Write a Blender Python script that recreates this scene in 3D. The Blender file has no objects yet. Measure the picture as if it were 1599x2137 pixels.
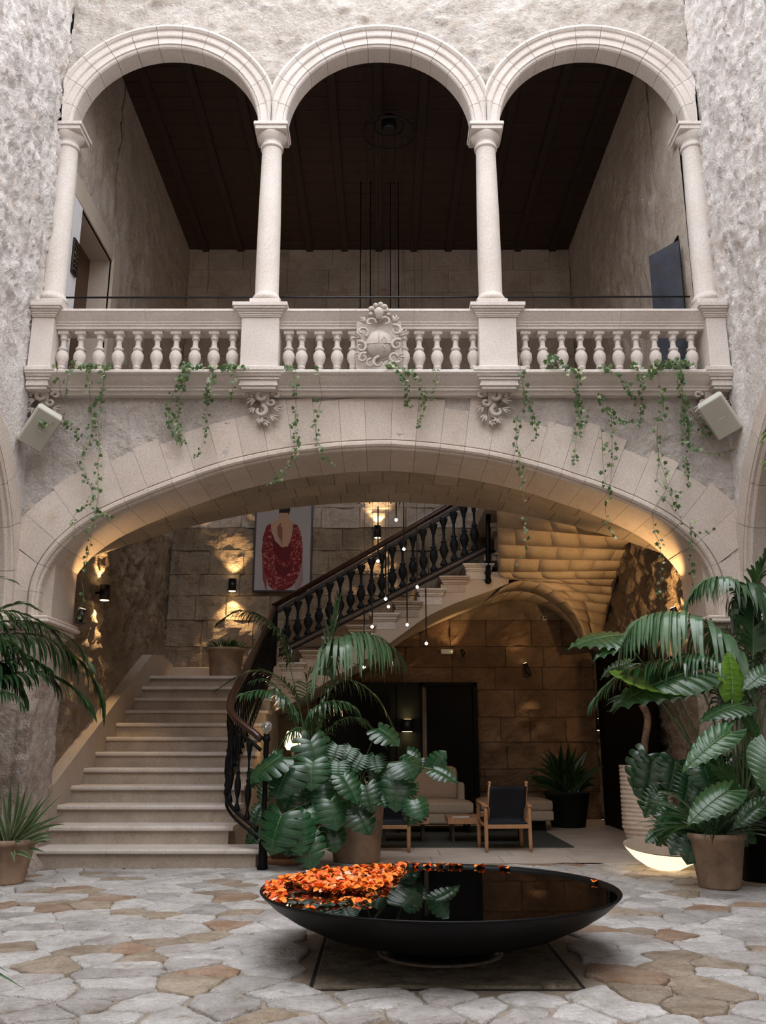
import bpy, math, random
from mathutils import Vector, Matrix, noise, Euler
random.seed(7)
PI = math.pi
C = bpy.context.scene.collection
S = bpy.context.scene
# ------------------------------------------------------------------ camera
TH = math.radians(14.6); F = 1850.0; EYE = 1.35
cam_d = bpy.data.cameras.new('camera'); cam = bpy.data.objects.new('camera', cam_d); C.objects.link(cam)
cam_d.sensor_fit = 'HORIZONTAL'; cam_d.sensor_width = 36; cam_d.lens = F/1599*36
cam_d.clip_start = 0.05; cam_d.clip_end = 200
cam.location = (0, 0, EYE); cam.rotation_euler = (PI/2+TH, 0, 0)
S.camera = cam
# ------------------------------------------------------------------ sky, exposure
w = bpy.data.worlds.new('overcast_sky'); S.world = w; w.use_nodes = True
bg = w.node_tree.nodes['Background']; bg.inputs[0].default_value = (0.90, 0.94, 1.0, 1); bg.inputs[1].default_value = 4.1
sd = bpy.data.lights.new('bright_zenith', 'SUN'); sd.energy = 1.5; sd.angle = math.radians(55); sd.color = (1.0, .97, .94)
sun = bpy.data.objects.new('bright_zenith', sd); C.objects.link(sun); sun.location = (0, 0, 20)
sun.rotation_euler = Vector((-.13, .34, -1)).to_track_quat('-Z', 'Y').to_euler()
S.view_settings.view_transform = 'Standard'; S.view_settings.look = 'None'
S.view_settings.exposure = 0.0; S.view_settings.gamma = 1.0; S.view_settings.use_curve_mapping = False

# ------------------------------------------------------------------ helpers
CT, ST = math.cos(TH), math.sin(TH)
def ray(px, py):
    a = (px-799.5)/F; b = (1068.5-py)/F
    return Vector((a, CT-b*ST, ST+b*CT))
def at(px, py, Y):                       # point seen at a pixel, at depth Y
    d = ray(px, py); k = Y/d.y
    return Vector((d.x*k, Y, EYE+d.z*k))
def atz(px, py, z=0.0):                  # point at height z
    d = ray(px, py); k = (z-EYE)/d.z
    return Vector((d.x*k, d.y*k, z))
def V(*a): return Vector(a)
def R(a, b): return random.uniform(a, b)
def nz(v, s=1.0): return noise.noise(Vector(v)*s)

class MB:
    def __init__(s): s.v = []; s.f = []; s.m = []; s.sm = []
    def face(s, idx, m=0, smooth=False): s.f.append(tuple(idx)); s.m.append(m); s.sm.append(smooth)
    def add(s, vs): b = len(s.v); s.v.extend([tuple(v) for v in vs]); return b
    def box(s, x0, x1, y0, y1, z0, z1, m=0, mat=None):
        P = [V(x, y, z) for z in (z0, z1) for x, y in ((x0, y0), (x1, y0), (x1, y1), (x0, y1))]
        if mat is not None: P = [mat @ p for p in P]
        b = s.add(P)
        for q in ((0,3,2,1),(4,5,6,7),(0,1,5,4),(1,2,6,5),(2,3,7,6),(3,0,4,7)): s.face([b+i for i in q], m)
        return s
    def cbox(s, x0, x1, y0, y1, z0, z1, c=.01, m=0, mat=None):   # chamfered box
        P = []
        def rect(z, i): return [V(x0+i, y0+i, z), V(x1-i, y0+i, z), V(x1-i, y1-i, z), V(x0+i, y1-i, z)]
        def oct(z):
            return [V(x0+c,y0,z),V(x1-c,y0,z),V(x1,y0+c,z),V(x1,y1-c,z),V(x1-c,y1,z),V(x0+c,y1,z),V(x0,y1-c,z),V(x0,y0+c,z)]
        A = oct(z0+c); B = oct(z1-c); T = rect(z1, c); Bo = rect(z0, c)
        pts = A+B+T+Bo
        if mat is not None: pts = [mat @ p for p in pts]
        b = s.add(pts)
        for i in range(8): s.face([b+i, b+(i+1)%8, b+8+(i+1)%8, b+8+i], m)
        s.face([b+16+i for i in range(4)], m); s.face([b+20+i for i in (3,2,1,0)], m)
        for k in range(4):
            s.face([b+8+2*k, b+9+2*k, b+16+(k+1)%4, b+16+k], m)
            s.face([b+9+2*k, b+8+(2*k+2)%8, b+16+(k+1)%4], m)
            s.face([b+1+2*k, b+2*k, b+20+k, b+20+(k+1)%4], m)
            s.face([b+(2*k+2)%8, b+1+2*k, b+20+(k+1)%4], m)
        return s
    def lathe(s, prof, n=20, c=(0,0,0), m=0, mat=None, smooth=True, caps=True, sx=1, sy=1):
        b0 = len(s.v)
        for r, z in prof:
            for i in range(n):
                a = 2*PI*i/n
                p = V(c[0]+r*math.cos(a)*sx, c[1]+r*math.sin(a)*sy, c[2]+z)
                if mat is not None: p = mat @ p
                s.v.append(tuple(p))
        for k in range(len(prof)-1):
            for i in range(n):
                j = (i+1) % n
                s.face([b0+k*n+i, b0+k*n+j, b0+(k+1)*n+j, b0+(k+1)*n+i], m, smooth)
        if caps:
            s.face([b0+i for i in range(n-1,-1,-1)], m); k = len(prof)-1
            s.face([b0+k*n+i for i in range(n)], m)
        return s
    def tube(s, pts, r, n=8, m=0, caps=True, flat=1.0):
        pts = [Vector(p) for p in pts]; L = len(pts)
        rr = r if isinstance(r, (list, tuple)) else [r]*L
        up = V(0,0,1); b0 = len(s.v); prev = None
        for i, p in enumerate(pts):
            t = (pts[min(i+1,L-1)]-pts[max(i-1,0)])
            if t.length < 1e-9: t = V(0,0,1)
            t.normalize()
            if prev is None:
                u = t.cross(up)
                if u.length < .05: u = t.cross(V(1,0,0))
            else:
                u = prev - t*prev.dot(t)
                if u.length < 1e-6: u = t.cross(up)
            u.normalize(); prev = u; w_ = u.cross(t)
            for k in range(n):
                a = 2*PI*k/n
                s.v.append(tuple(p+u*math.cos(a)*rr[i]+w_*math.sin(a)*rr[i]*flat))
        for i in range(L-1):
            for k in range(n):
                j = (k+1) % n
                s.face([b0+i*n+k, b0+i*n+j, b0+(i+1)*n+j, b0+(i+1)*n+k], m, True)
        if caps:
            s.face([b0+k for k in range(n-1,-1,-1)], m); s.face([b0+(L-1)*n+k for k in range(n)], m)
        return s
    def prism(s, poly, h0, h1, axis='z', m=0, mat=None, smooth=False):    # poly of 2D points
        n = len(poly)
        def mk(a, b, h):
            p = {'z': V(a,b,h), 'y': V(a,h,b), 'x': V(h,a,b)}[axis]
            return mat @ p if mat is not None else p
        b = s.add([mk(a,b_,h0) for a,b_ in poly]+[mk(a,b_,h1) for a,b_ in poly])
        s.face([b+i for i in range(n-1,-1,-1)], m); s.face([b+n+i for i in range(n)], m)
        for i in range(n): s.face([b+i, b+(i+1)%n, b+n+(i+1)%n, b+n+i], m, smooth)
        return s
    def sphere(s, c, r, n=12, k=8, m=0, sc=(1,1,1)):
        prof = [(max(1e-4, math.sin(PI*i/k))*r, -math.cos(PI*i/k)*r) for i in range(k+1)]
        M = Matrix.Translation(c) @ Matrix.Diagonal((sc[0], sc[1], sc[2], 1))
        return s.lathe(prof, n, m=m, mat=M, caps=False)
    def mesh(s, name, mats):
        me = bpy.data.meshes.new(name); me.from_pydata(s.v, [], s.f)
        for mm in (mats if isinstance(mats, (list, tuple)) else [mats]): me.materials.append(mm)
        me.polygons.foreach_set('material_index', s.m); me.polygons.foreach_set('use_smooth', s.sm); me.update()
        return me
    def build(s, name, mats, parent=None, loc=None, label=None):
        return link(name, s.mesh(name, mats), parent, loc, label)
def link(name, me, parent=None, loc=None, label=None):
    o = bpy.data.objects.new(name, me); C.objects.link(o)
    if loc is not None: o.location = loc
    if parent is not None: o.parent = parent
    if label: o['label'] = label
    return o
def tag(o, label, cat, group=None, kind=None):
    o['label'] = label; o['category'] = cat
    if group: o['group'] = group
    if kind: o['kind'] = kind
    return o
def thing(name, label, cat, loc=(0,0,0), rz=0, group=None):
    o = bpy.data.objects.new(name, None); C.objects.link(o); o.location = loc; o.rotation_euler = (0,0,rz)
    o.empty_display_size = .1
    return tag(o, label, cat, group)
def struct(name, mb, mats, label=None):
    o = mb.build(name, mats); o['kind'] = 'structure'; o['label'] = label or name.replace('_', ' '); return o
def copy_tree(o, parent=None):
    c = o.copy(); C.objects.link(c)
    if parent is not None: c.parent = parent
    for ch in o.children: copy_tree(ch, c)
    return c
def CR(p0, p1, p2, p3, t):
    return .5*((2*p1)+(p2-p0)*t+(2*p0-5*p1+4*p2-p3)*t*t+(3*p1-p0-3*p2+p3)*t*t*t)
def spline(pts, n):                      # resample by arc length
    pts = [Vector(p) for p in pts]; out = []
    for i in range(len(pts)-1):
        a = pts[max(i-1,0)]; d = pts[min(i+2, len(pts)-1)]
        for k in range(12): out.append(CR(a, pts[i], pts[i+1], d, k/12))
    out.append(pts[-1])
    L = [0]
    for i in range(1, len(out)): L.append(L[-1]+(out[i]-out[i-1]).length)
    res = []; j = 0
    for k in range(n):
        s_ = L[-1]*k/(n-1)
        while j < len(L)-2 and L[j+1] < s_: j += 1
        t = (s_-L[j])/max(1e-9, L[j+1]-L[j]); res.append(out[j].lerp(out[j+1], min(1,max(0,t))))
    return res

# ------------------------------------------------------------------ materials
MATS = {}
class NT:
    def __init__(s, name):
        s.m = bpy.data.materials.new(name); s.m.use_nodes = True; s.t = s.m.node_tree
        s.b = s.t.nodes['Principled BSDF']; s.co = s.t.nodes.new('ShaderNodeTexCoord').outputs['Object']
    def n(s, typ, **kw):
        nd = s.t.nodes.new('ShaderNode'+typ)
        for k, v in kw.items(): setattr(nd, k, v)
        return nd
    def l(s, a, b): s.t.links.new(a, b)
    def scaled(s, sc):
        mp = s.n('Mapping'); mp.inputs['Scale'].default_value = sc if hasattr(sc, '__len__') else (sc,)*3
        s.l(s.co, mp.inputs[0]); return mp.outputs[0]
    def noise(s, scale, detail=6, rough=.6, vec=None, dist=0):
        nd = s.n('TexNoise'); nd.inputs['Scale'].default_value = scale; nd.inputs['Detail'].default_value = detail
        nd.inputs['Roughness'].default_value = rough; nd.inputs['Distortion'].default_value = dist
        s.l(vec or s.co, nd.inputs['Vector']); return nd.outputs['Fac']
    def ramp(s, fac, stops):
        r = s.n('ValToRGB'); e = r.color_ramp.elements
        while len(e) < len(stops): e.new(.5)
        for i, (p, c) in enumerate(stops): e[i].position = p; e[i].color = (*c, 1) if len(c) == 3 else c
        s.l(fac, r.inputs[0]); return r.outputs[0]
    def mix(s, fac, a, b, mode='MIX'):
        x = s.n('MixRGB', blend_type=mode)
        for i, q in enumerate((fac, a, b)):
            if isinstance(q, (int, float)): x.inputs[i].default_value = q
            elif isinstance(q, tuple): x.inputs[i].default_value = (*q, 1)
            else: s.l(q, x.inputs[i])
        return x.outputs[0]
    def math(s, op, a, b=0.0):
        x = s.n('Math', operation=op)
        for i, q in enumerate((a, b)):
            if isinstance(q, (int, float)): x.inputs[i].default_value = q
            else: s.l(q, x.inputs[i])
        return x.outputs[0]
    def bump(s, h, strength=.4, dist=.02):
        b = s.n('Bump'); b.inputs['Strength'].default_value = strength; b.inputs['Distance'].default_value = dist
        s.l(h, b.inputs['Height']); s.l(b.outputs[0], s.b.inputs['Normal'])
def stone(name, c1, c2, c3=None, big=1.2, fine=28, bump=.5, dist=.02, rough=.88, vary=.06, pits=.5):
    t = NT(name)
    a = t.noise(big, 7, .62, dist=.3); f = t.noise(fine, 5, .7)
    col = t.ramp(a, [(.32, c1), (.68, c2)])
    if c3:
        st = t.noise(big*2.3, 5, .7); col = t.mix(t.ramp(st, [(.55, (0,0,0)), (.72, (1,1,1))]), col, c3)
    col = t.mix(.45, col, t.ramp(f, [(.3, (.62,.62,.62)), (.65, (1.25,1.25,1.25))]), 'MULTIPLY')
    oi = t.n('ObjectInfo'); rv = t.math('ADD', t.math('MULTIPLY', oi.outputs['Random'], vary*2), 1-vary)
    cr = t.n('CombineXYZ')
    for i in range(3): t.l(rv, cr.inputs[i])
    col = t.mix(1.0, col, cr.outputs[0], 'MULTIPLY')
    t.l(col, t.b.inputs['Base Color']); t.b.inputs['Roughness'].default_value = rough
    vo = t.n('TexVoronoi'); vo.inputs['Scale'].default_value = fine*.7; t.l(t.co, vo.inputs['Vector'])
    pit = t.ramp(vo.outputs['Distance'], [(.05, (0,0,0)), (.25, (1,1,1))])
    h = t.math('ADD', t.math('MULTIPLY', f, 1.0), t.math('MULTIPLY', t.noise(fine*.28, 6, .7), 1.6))
    h = t.math('ADD', h, t.math('MULTIPLY', pit, .25*pits))
    t.bump(h, bump, dist); MATS[name] = t.m; return t.m
def plain(name, col, rough=.5, metal=0, spec=.5, bump=None, emit=None, es=1.0, trans=0, coat=0, var=0, bscale=30):
    t = NT(name); b = t.b
    if var:
        a = t.noise(bscale*.3, 5, .6); lo = tuple(c*(1-var) for c in col); hi = tuple(min(1, c*(1+var)) for c in col)
        t.l(t.ramp(a, [(.35, lo), (.65, hi)]), b.inputs['Base Color'])
    else: b.inputs['Base Color'].default_value = (*col, 1)
    b.inputs['Roughness'].default_value = rough; b.inputs['Metallic'].default_value = metal
    b.inputs['Specular IOR Level'].default_value = spec; b.inputs['Transmission Weight'].default_value = trans
    b.inputs['Coat Weight'].default_value = coat
    if emit: b.inputs['Emission Color'].default_value = (*emit, 1); b.inputs['Emission Strength'].default_value = es
    if bump: t.bump(t.noise(bscale, 5, .6), bump, .005)
    MATS[name] = t.m; return t.m
def wood(name, c1, c2, sc=(1,12,12), rough=.45):
    t = NT(name); v = t.scaled(sc); a = t.noise(2.5, 8, .65, vec=v, dist=.6)
    t.l(t.ramp(a, [(.3, c1), (.7, c2)]), t.b.inputs['Base Color']); t.b.inputs['Roughness'].default_value = rough
    t.bump(a, .15, .004); MATS[name] = t.m; return t.m
def leafm(name, c1, c2, rough=.32, sss=.0, trans=.12, coat=.25):
    t = NT(name); a = t.noise(9, 4, .6); oi = t.n('ObjectInfo')
    col = t.ramp(a, [(.3, c1), (.7, c2)])
    rv = t.math('ADD', t.math('MULTIPLY', oi.outputs['Random'], .6), .7); cr = t.n('CombineXYZ')
    for i in range(3): t.l(rv, cr.inputs[i])
    col = t.mix(1.0, col, cr.outputs[0], 'MULTIPLY'); t.l(col, t.b.inputs['Base Color'])
    t.b.inputs['Roughness'].default_value = rough; t.b.inputs['Coat Weight'].default_value = coat
    t.b.inputs['Coat Roughness'].default_value = .14
    tr = t.n('BsdfTranslucent'); t.l(t.mix(.5, col, (.25,.5,.04)), tr.inputs[0])
    ms = t.n('MixShader'); ms.inputs[0].default_value = trans
    t.l(t.b.outputs[0], ms.inputs[1]); t.l(tr.outputs[0], ms.inputs[2])
    t.l(ms.outputs[0], t.t.nodes['Material Output'].inputs['Surface'])
    MATS[name] = t.m; return t.m

M_rubble = stone('rubble_plaster', (.68,.61,.565), (.84,.79,.755), (.66,.53,.43), big=2.2, fine=20, bump=.9, dist=.035, pits=1)
M_facade = stone('facade_plaster', (.56,.49,.44), (.69,.62,.575), (.50,.40,.32), big=1.8, fine=22, bump=.95, dist=.045, pits=1)
M_ashlar = stone('smooth_limestone', (.53,.44,.375), (.63,.545,.48), (.50,.39,.30), big=1.1, fine=40, bump=.22, dist=.012, vary=.05)
M_topwall = stone('upper_wall_plaster', (.46,.40,.35), (.66,.60,.55), (.45,.35,.26), big=2.4, fine=20, bump=1.0, dist=.05, pits=1)
M_carved = stone('carved_limestone', (.59,.52,.47), (.68,.62,.575), None, big=2.0, fine=50, bump=.15, dist=.008, vary=.04)
M_ornate = stone('weathered_carving', (.40,.345,.30), (.55,.485,.43), None, big=5, fine=60, bump=.2, dist=.006)
M_joint = stone('lime_mortar', (.42,.35,.29), (.52,.44,.37), None, big=3, fine=50, bump=.3)
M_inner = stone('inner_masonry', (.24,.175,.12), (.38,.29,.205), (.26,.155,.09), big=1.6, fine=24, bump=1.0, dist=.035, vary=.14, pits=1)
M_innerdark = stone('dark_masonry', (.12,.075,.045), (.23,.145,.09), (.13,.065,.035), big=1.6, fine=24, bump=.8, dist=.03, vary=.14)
M_innerr = stone('inner_rubble', (.28,.20,.14), (.46,.36,.26), (.26,.15,.09), big=2.5, fine=16, bump=1.0, dist=.07, pits=1)
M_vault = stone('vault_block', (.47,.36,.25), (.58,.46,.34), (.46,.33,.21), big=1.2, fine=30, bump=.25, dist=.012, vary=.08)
M_vjoint = stone('vault_joint', (.38,.29,.20), (.46,.36,.26), None, big=3, fine=40)
M_pier = stone('weathered_pier', (.34,.27,.23), (.60,.51,.44), (.36,.17,.13), big=3.4, fine=20, bump=1.0, dist=.04, pits=1)
M_step = stone('stair_limestone', (.32,.255,.20), (.44,.36,.295), (.33,.245,.18), big=2.2, fine=40, bump=.15, dist=.008, vary=.06)
M_nose = stone('stair_nosing', (.48,.42,.37), (.60,.54,.495), None, big=2.2, fine=40, bump=.12, dist=.006, vary=.05)
M_upper = stone('loggia_masonry', (.46,.38,.31), (.62,.53,.45), (.42,.30,.21), big=1.6, fine=24, bump=.8, dist=.03, vary=.1)  # inner masonry made paler: the loggia's daylight is put into its colour
M_darkjoint = stone('dark_mortar', (.16,.115,.08), (.24,.18,.13), None, big=3, fine=40)
M_soffitshade = stone('shaded_vault_stone', (.27,.215,.16), (.37,.30,.235), (.24,.18,.125), big=1.2, fine=30, bump=.25, dist=.012, vary=.10)  # shade under the gallery is mixed into this vault's stone colour
M_plaster = stone('pale_plaster', (.40,.325,.26), (.50,.42,.345), None, big=1, fine=60, bump=.08, dist=.006)
M_white = stone('white_plaster', (.66,.64,.66), (.74,.72,.73), None, big=1, fine=60, bump=.08, dist=.006)
M_tile = stone('floor_slab', (.42,.36,.31), (.54,.47,.41), None, big=1.5, fine=40, bump=.08, dist=.005, rough=.55, vary=.05)
M_cob = [stone('flagstone_white', (.50,.46,.43), (.82,.79,.77), (.40,.32,.24), big=3.6, fine=30, bump=1.0, dist=.04, vary=.12),
         stone('flagstone_grey', (.38,.34,.31), (.66,.62,.60), (.34,.26,.19), big=3.6, fine=30, bump=1.0, dist=.04, vary=.12),
         stone('flagstone_tan', (.30,.22,.145), (.54,.45,.36), (.26,.185,.115), big=4, fine=30, bump=1.0, dist=.04, vary=.14),
         stone('flagstone_rust', (.34,.20,.12), (.52,.38,.28), (.28,.16,.09), big=4, fine=30, bump=1.0, dist=.04, vary=.14)]
M_slab = stone('mossy_shaded_slab', (.09,.075,.045), (.32,.27,.20), (.15,.09,.035), big=7, fine=30, bump=1.0, dist=.03)  # moss and wet, with the bowl's shadow also darkened into the tone
M_mortar = stone('floor_mortar', (.24,.185,.135), (.38,.31,.245), (.19,.145,.10), big=4, fine=40, bump=.6, dist=.02)
M_crack = plain('dark_gap', (.02,.017,.014), .95)
M_black = plain('black_metal', (.006,.006,.007), .4, .0)
M_iron = plain('wrought_iron', (.004,.004,.0045), .5, .0, .15, bump=.1)
M_bowl = plain('bowl_black', (.004,.004,.0045), .38, .0, .14, bump=.25, bscale=60)
M_water = plain('still_water', (.0015,.0018,.002), .015, 0, .38)
M_dark = plain('dark_void', (.008,.007,.006), .9)
M_panel = plain('dark_green_panel', (.009,.010,.008), .6, spec=.1)
M_doorbl = plain('black_door', (.005,.004,.0035), .6, spec=.08)
M_ceil = wood('ceiling_board', (.012,.005,.003), (.036,.014,.008), (14,1,14), .6)
M_beam = wood('ceiling_beam', (.012,.006,.004), (.03,.014,.009), (14,1,14), .6)
M_rail = wood('handrail_wood', (.022,.008,.005), (.055,.022,.014), (3,3,3), .3)
M_oak = wood('chair_oak', (.30,.145,.065), (.44,.235,.115), (9,9,1.2), .4)
M_doorwood = wood('brown_door', (.05,.022,.012), (.10,.045,.025), (14,14,1), .45)
M_sling = plain('black_leather', (.010,.011,.015), .6, spec=.2, bump=.15)
M_sofa = plain('linen_sofa', (.42,.33,.25), .95, bump=.3, bscale=120, var=.1)
M_cush = plain('brown_cushion', (.36,.26,.19), .95, bump=.3, bscale=120, var=.1)
M_rug = plain('green_rug', (.035,.040,.032), .98, bump=.5, bscale=200)
M_terra = plain('clay_pot', (.30,.20,.135), .85, bump=.3, var=.3, bscale=14)
M_terraS = plain('terracotta', (.40,.19,.10), .85, bump=.2, var=.2)
M_pale = plain('pale_ribbed_clay', (.62,.50,.40), .85, bump=.2, var=.12)
M_soil = plain('soil', (.03,.02,.014), .98, bump=.8)
M_speaker = plain('speaker_shell', (.50,.49,.43), .55, bump=.05)
M_grille = plain('speaker_grille', (.38,.36,.30), .75, bump=.2, bscale=250)
M_petal = [plain('petal_orange', (1.0,.24,.03), .5, spec=.3, var=.25), plain('petal_deep', (.95,.12,.02), .5, spec=.3, var=.25), plain('petal_pink', (.95,.46,.30), .5, spec=.3, var=.15)]
M_shade = plain('lit_lampshade', (1,1,1), .5, emit=(1.0,.72,.36), es=3.2)
M_strip = wood('dark_timber_strip', (.05,.028,.016), (.10,.055,.032))
M_glow = plain('lamp_glow', (1,1,1), .5, emit=(1.0,.72,.36), es=14)
M_tip = plain('led_tip', (1,1,1), .5, emit=(1.0,.86,.68), es=22)
M_bowlglow = plain('lit_opal', (.8,.72,.6), .5, emit=(1.0,.74,.42), es=1.7)
M_green = plain('green_led', (.2,.9,.2), .5, emit=(.3,1,.2), es=2)
M_glass = plain('crystal', (.9,.9,.88), .05, trans=.9, spec=.6)
M_leafK = leafm('palm_leaf', (.018,.062,.024), (.048,.120,.045), .33, coat=.5)
M_leafM = leafm('monstera_leaf', (.006,.040,.015), (.018,.080,.028), .30, coat=.45, trans=.08)
M_leafSky = leafm('palm_leaf_skylit', (.060,.130,.062), (.12,.20,.105), .34, coat=.5)  # sky reflection on upturned leaflets painted in as a lighter green
M_leafA = leafm('elephant_ear_leaf', (.020,.070,.022), (.045,.115,.040), .35)
M_leafB = leafm('bright_leaf', (.07,.17,.015), (.14,.26,.03), .4)
M_leafY = leafm('yucca_leaf', (.045,.085,.045), (.10,.15,.08), .4)
M_leafYe = leafm('yucca_edge', (.26,.27,.13), (.36,.36,.20), .45)
M_leafI = leafm('ivy_leaf', (.030,.070,.020), (.090,.155,.045), .42, trans=.2)
M_leafIy = leafm('ivy_pale', (.22,.26,.12), (.36,.38,.22), .45, trans=.25)
M_leafD = leafm('dark_leaf', (.014,.040,.014), (.035,.070,.022), .35)
M_rib = leafm('leaf_rib', (.09,.17,.05), (.14,.24,.08), .4)
M_vine = plain('vine_stem', (.20,.12,.07), .8, var=.3)
M_vineg = plain('green_stem', (.10,.16,.06), .6, var=.3)
M_trunk = plain('ringed_trunk', (.20,.12,.07), .85, bump=.5, var=.4)
M_canvas = plain('picture_ground', (.34,.30,.29), .9)
M_skin = plain('painted_skin', (.42,.24,.15), .9); M_skind = plain('painted_skin_shade', (.20,.09,.05), .9)
M_hair = plain('painted_hair', (.015,.01,.01), .9); M_fold = plain('painted_fold', (.10,.006,.008), .9); M_fringe = plain('painted_fringe', (.20,.018,.018), .9)
def shawl_mat():
    t = NT('painted_shawl'); vo = t.n('TexVoronoi', feature='DISTANCE_TO_EDGE'); vo.inputs['Scale'].default_value = 9; t.l(t.co, vo.inputs['Vector'])
    v2 = t.noise(16, 3, .6, dist=1.5)
    f = t.ramp(v2, [(.55, (0,0,0)), (.60, (1,1,1)), (.64, (1,1,1)), (.68, (0,0,0))])
    t.l(t.mix(f, (.15,.008,.010), (.46,.18,.15)), t.b.inputs['Base Color']); t.b.inputs['Roughness'].default_value = .9; return t.m
M_shawl = shawl_mat()

# ------------------------------------------------------------------ pieces laid on a surface
def normal(fn, u, v, sgn):
    e = 1e-3
    a = fn(u+e, v)-fn(u-e, v); b = fn(u, v+e)-fn(u, v-e); n = a.cross(b)
    return n.normalized()*sgn if n.length > 1e-12 else V(0,0,1)
def piece(fn, u0, u1, v0, v1, sgn, gap, thick, nu=2, nv=2, ch=.008, rough=0, proud=0, wu=1, wv=1):
    # wu, wv: metres per unit of u and v
    mb = MB(); gu, gv = gap/wu/2, gap/wv/2; cu, cv = ch/wu, ch/wv
    us = [u0+gu, u0+gu+cu]+[u0+(u1-u0)*i/nu for i in range(1, nu)]+[u1-gu-cu, u1-gu]
    vs = [v0+gv, v0+gv+cv]+[v0+(v1-v0)*i/nv for i in range(1, nv)]+[v1-gv-cv, v1-gv]
    nU, nV = len(us), len(vs)
    for j, v in enumerate(vs):
        for i, u in enumerate(us):
            p = fn(u, v); n = normal(fn, u, v, sgn); edge = i in (0, nU-1) or j in (0, nV-1)
            h = proud-(ch if edge else 0)
            if rough and not edge: h += rough*noise.fractal(p*3.1, 1, 2, 3)
            mb.v.append(tuple(p+n*h))
    for j in range(nV-1):
        for i in range(nU-1):
            q = [j*nU+i, j*nU+i+1, (j+1)*nU+i+1, (j+1)*nU+i]
            mb.face(q if sgn > 0 else q[::-1], 0, False)
    ring = [i for i in range(nU)]+[j*nU+nU-1 for j in range(1, nV)]+[(nV-1)*nU+i for i in range(nU-2, -1, -1)]+[j*nU for j in range(nV-2, 0, -1)]
    b = len(mb.v)
    for r in ring:
        i, j = r % nU, r//nU; p = fn(us[i], vs[j]); n = normal(fn, us[i], vs[j], sgn); mb.v.append(tuple(p-n*thick))
    L = len(ring)
    for k in range(L):
        a, c = ring[k], ring[(k+1) % L]; q = [a, b+k, b+(k+1) % L, c]
        mb.face(q if sgn > 0 else q[::-1])
    return mb
def pave(parent, name, mats, fn, courses, joints, sgn=1, gap=.012, thick=.03, nu=2, nv=2, rough=0, ch=.008, pv=.006, wu=1, wv=1, limit=300, skip=None):
    n = 0; rest = MB()
    for ci in range(len(courses)-1):
        v0, v1 = courses[ci], courses[ci+1]; js = joints(ci)
        for k in range(len(js)-1):
            u0, u1 = js[k], js[k+1]
            if skip and skip((u0+u1)/2, (v0+v1)/2): continue
            mb = piece(fn, u0, u1, v0, v1, sgn, gap, thick, nu, nv, ch, rough, R(-pv, pv), wu, wv)
            mm = random.choice(mats) if isinstance(mats, list) else mats
            if n < limit: mb.build(name, mm, parent)
            else:
                b = rest.add(mb.v)
                for f in mb.f: rest.face([b+i for i in f])
            n += 1
    if rest.v:
        o = rest.build(name+'_rest', mats[0] if isinstance(mats, list) else mats, parent); o['kind'] = 'stuff'
def jlist(a, b, step, var=.25, off=0):
    js = [a]; x = a+step*(off if off else R(.4, 1))
    while x < b-step*.35: js.append(x); x += step*R(1-var, 1+var)
    js.append(b); return js
def sheet(fn, us, vs, sgn=1, off=0, disp=None, smooth=True, mb=None, skip=None):
    mb = mb or MB(); b = len(mb.v); nU = len(us)
    for v in vs:
        for u in us:
            p = fn(u, v); d = off+(disp(p) if disp else 0)
            mb.v.append(tuple(p+normal(fn, u, v, sgn)*d if d else p))
    for j in range(len(vs)-1):
        for i in range(nU-1):
            if skip and skip((us[i]+us[i+1])/2, (vs[j]+vs[j+1])/2): continue
            q = [b+j*nU+i, b+j*nU+i+1, b+(j+1)*nU+i+1, b+(j+1)*nU+i]
            mb.face(q if sgn > 0 else q[::-1], 0, smooth)
    return mb
def lin(a, b, n): return [a+(b-a)*i/(n-1) for i in range(n)]
def rubble(p, amp=.04, s=1.0):
    a = noise.fractal(p*2.2*s, .8, 2.1, 5); b = abs(noise.noise(p*5.5*s)); c = abs(noise.noise(p*12*s))
    return amp*(a*.9+b*.9+c*.6-.5)
# ================================================================== STRUCTURE
FY = 10.1; XL, XR = -4.27, 4.17; IL, IR = -4.15, 3.98; BY = 17.0; FL2 = 5.55; CEIL = 11.6; TOP = 13.2
def atX(px, py, X):
    d = ray(px, py); k = X/d.x; return V(X, d.y*k, EYE+d.z*k)
# ---- courtyard floor: bedding + flagstones
fl = MB(); fl.box(-9, 9, -7, 10.99, -.3, -.022)
floor = struct('floor', fl, M_mortar, 'sandy mortar bed between the courtyard flagstones')
def clip(poly, p, q):        # keep the side nearer p
    mx, my = (p[0]+q[0])/2, (p[1]+q[1])/2; nx, ny = q[0]-p[0], q[1]-p[1]; out = []
    for i in range(len(poly)):
        a, b = poly[i], poly[(i+1) % len(poly)]
        da = (a[0]-mx)*nx+(a[1]-my)*ny; db = (b[0]-mx)*nx+(b[1]-my)*ny
        if da <= 0: out.append(a)
        if da*db < 0:
            t = da/(da-db); out.append((a[0]+(b[0]-a[0])*t, a[1]+(b[1]-a[1])*t))
    return out
random.seed(11)
SLX0, SLX1, SLY0, SLY1 = -.44, 1.18, 5.58, 7.20
seeds = []; sx, sy = .43, .215; row = 0; y = 1.2
while y < 11.1:
    x = XL-.2+(row % 2)*sx*.5
    while x < XR+.4:
        px_, py_ = x+R(-.15,.15), y+R(-.09,.09)
        if not (SLX0-.12 < px_ < SLX1+.12 and SLY0-.10 < py_ < SLY1+.10) and R(0,1) > .10: seeds.append((px_, py_))
        x += sx
    y += sy; row += 1
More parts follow.
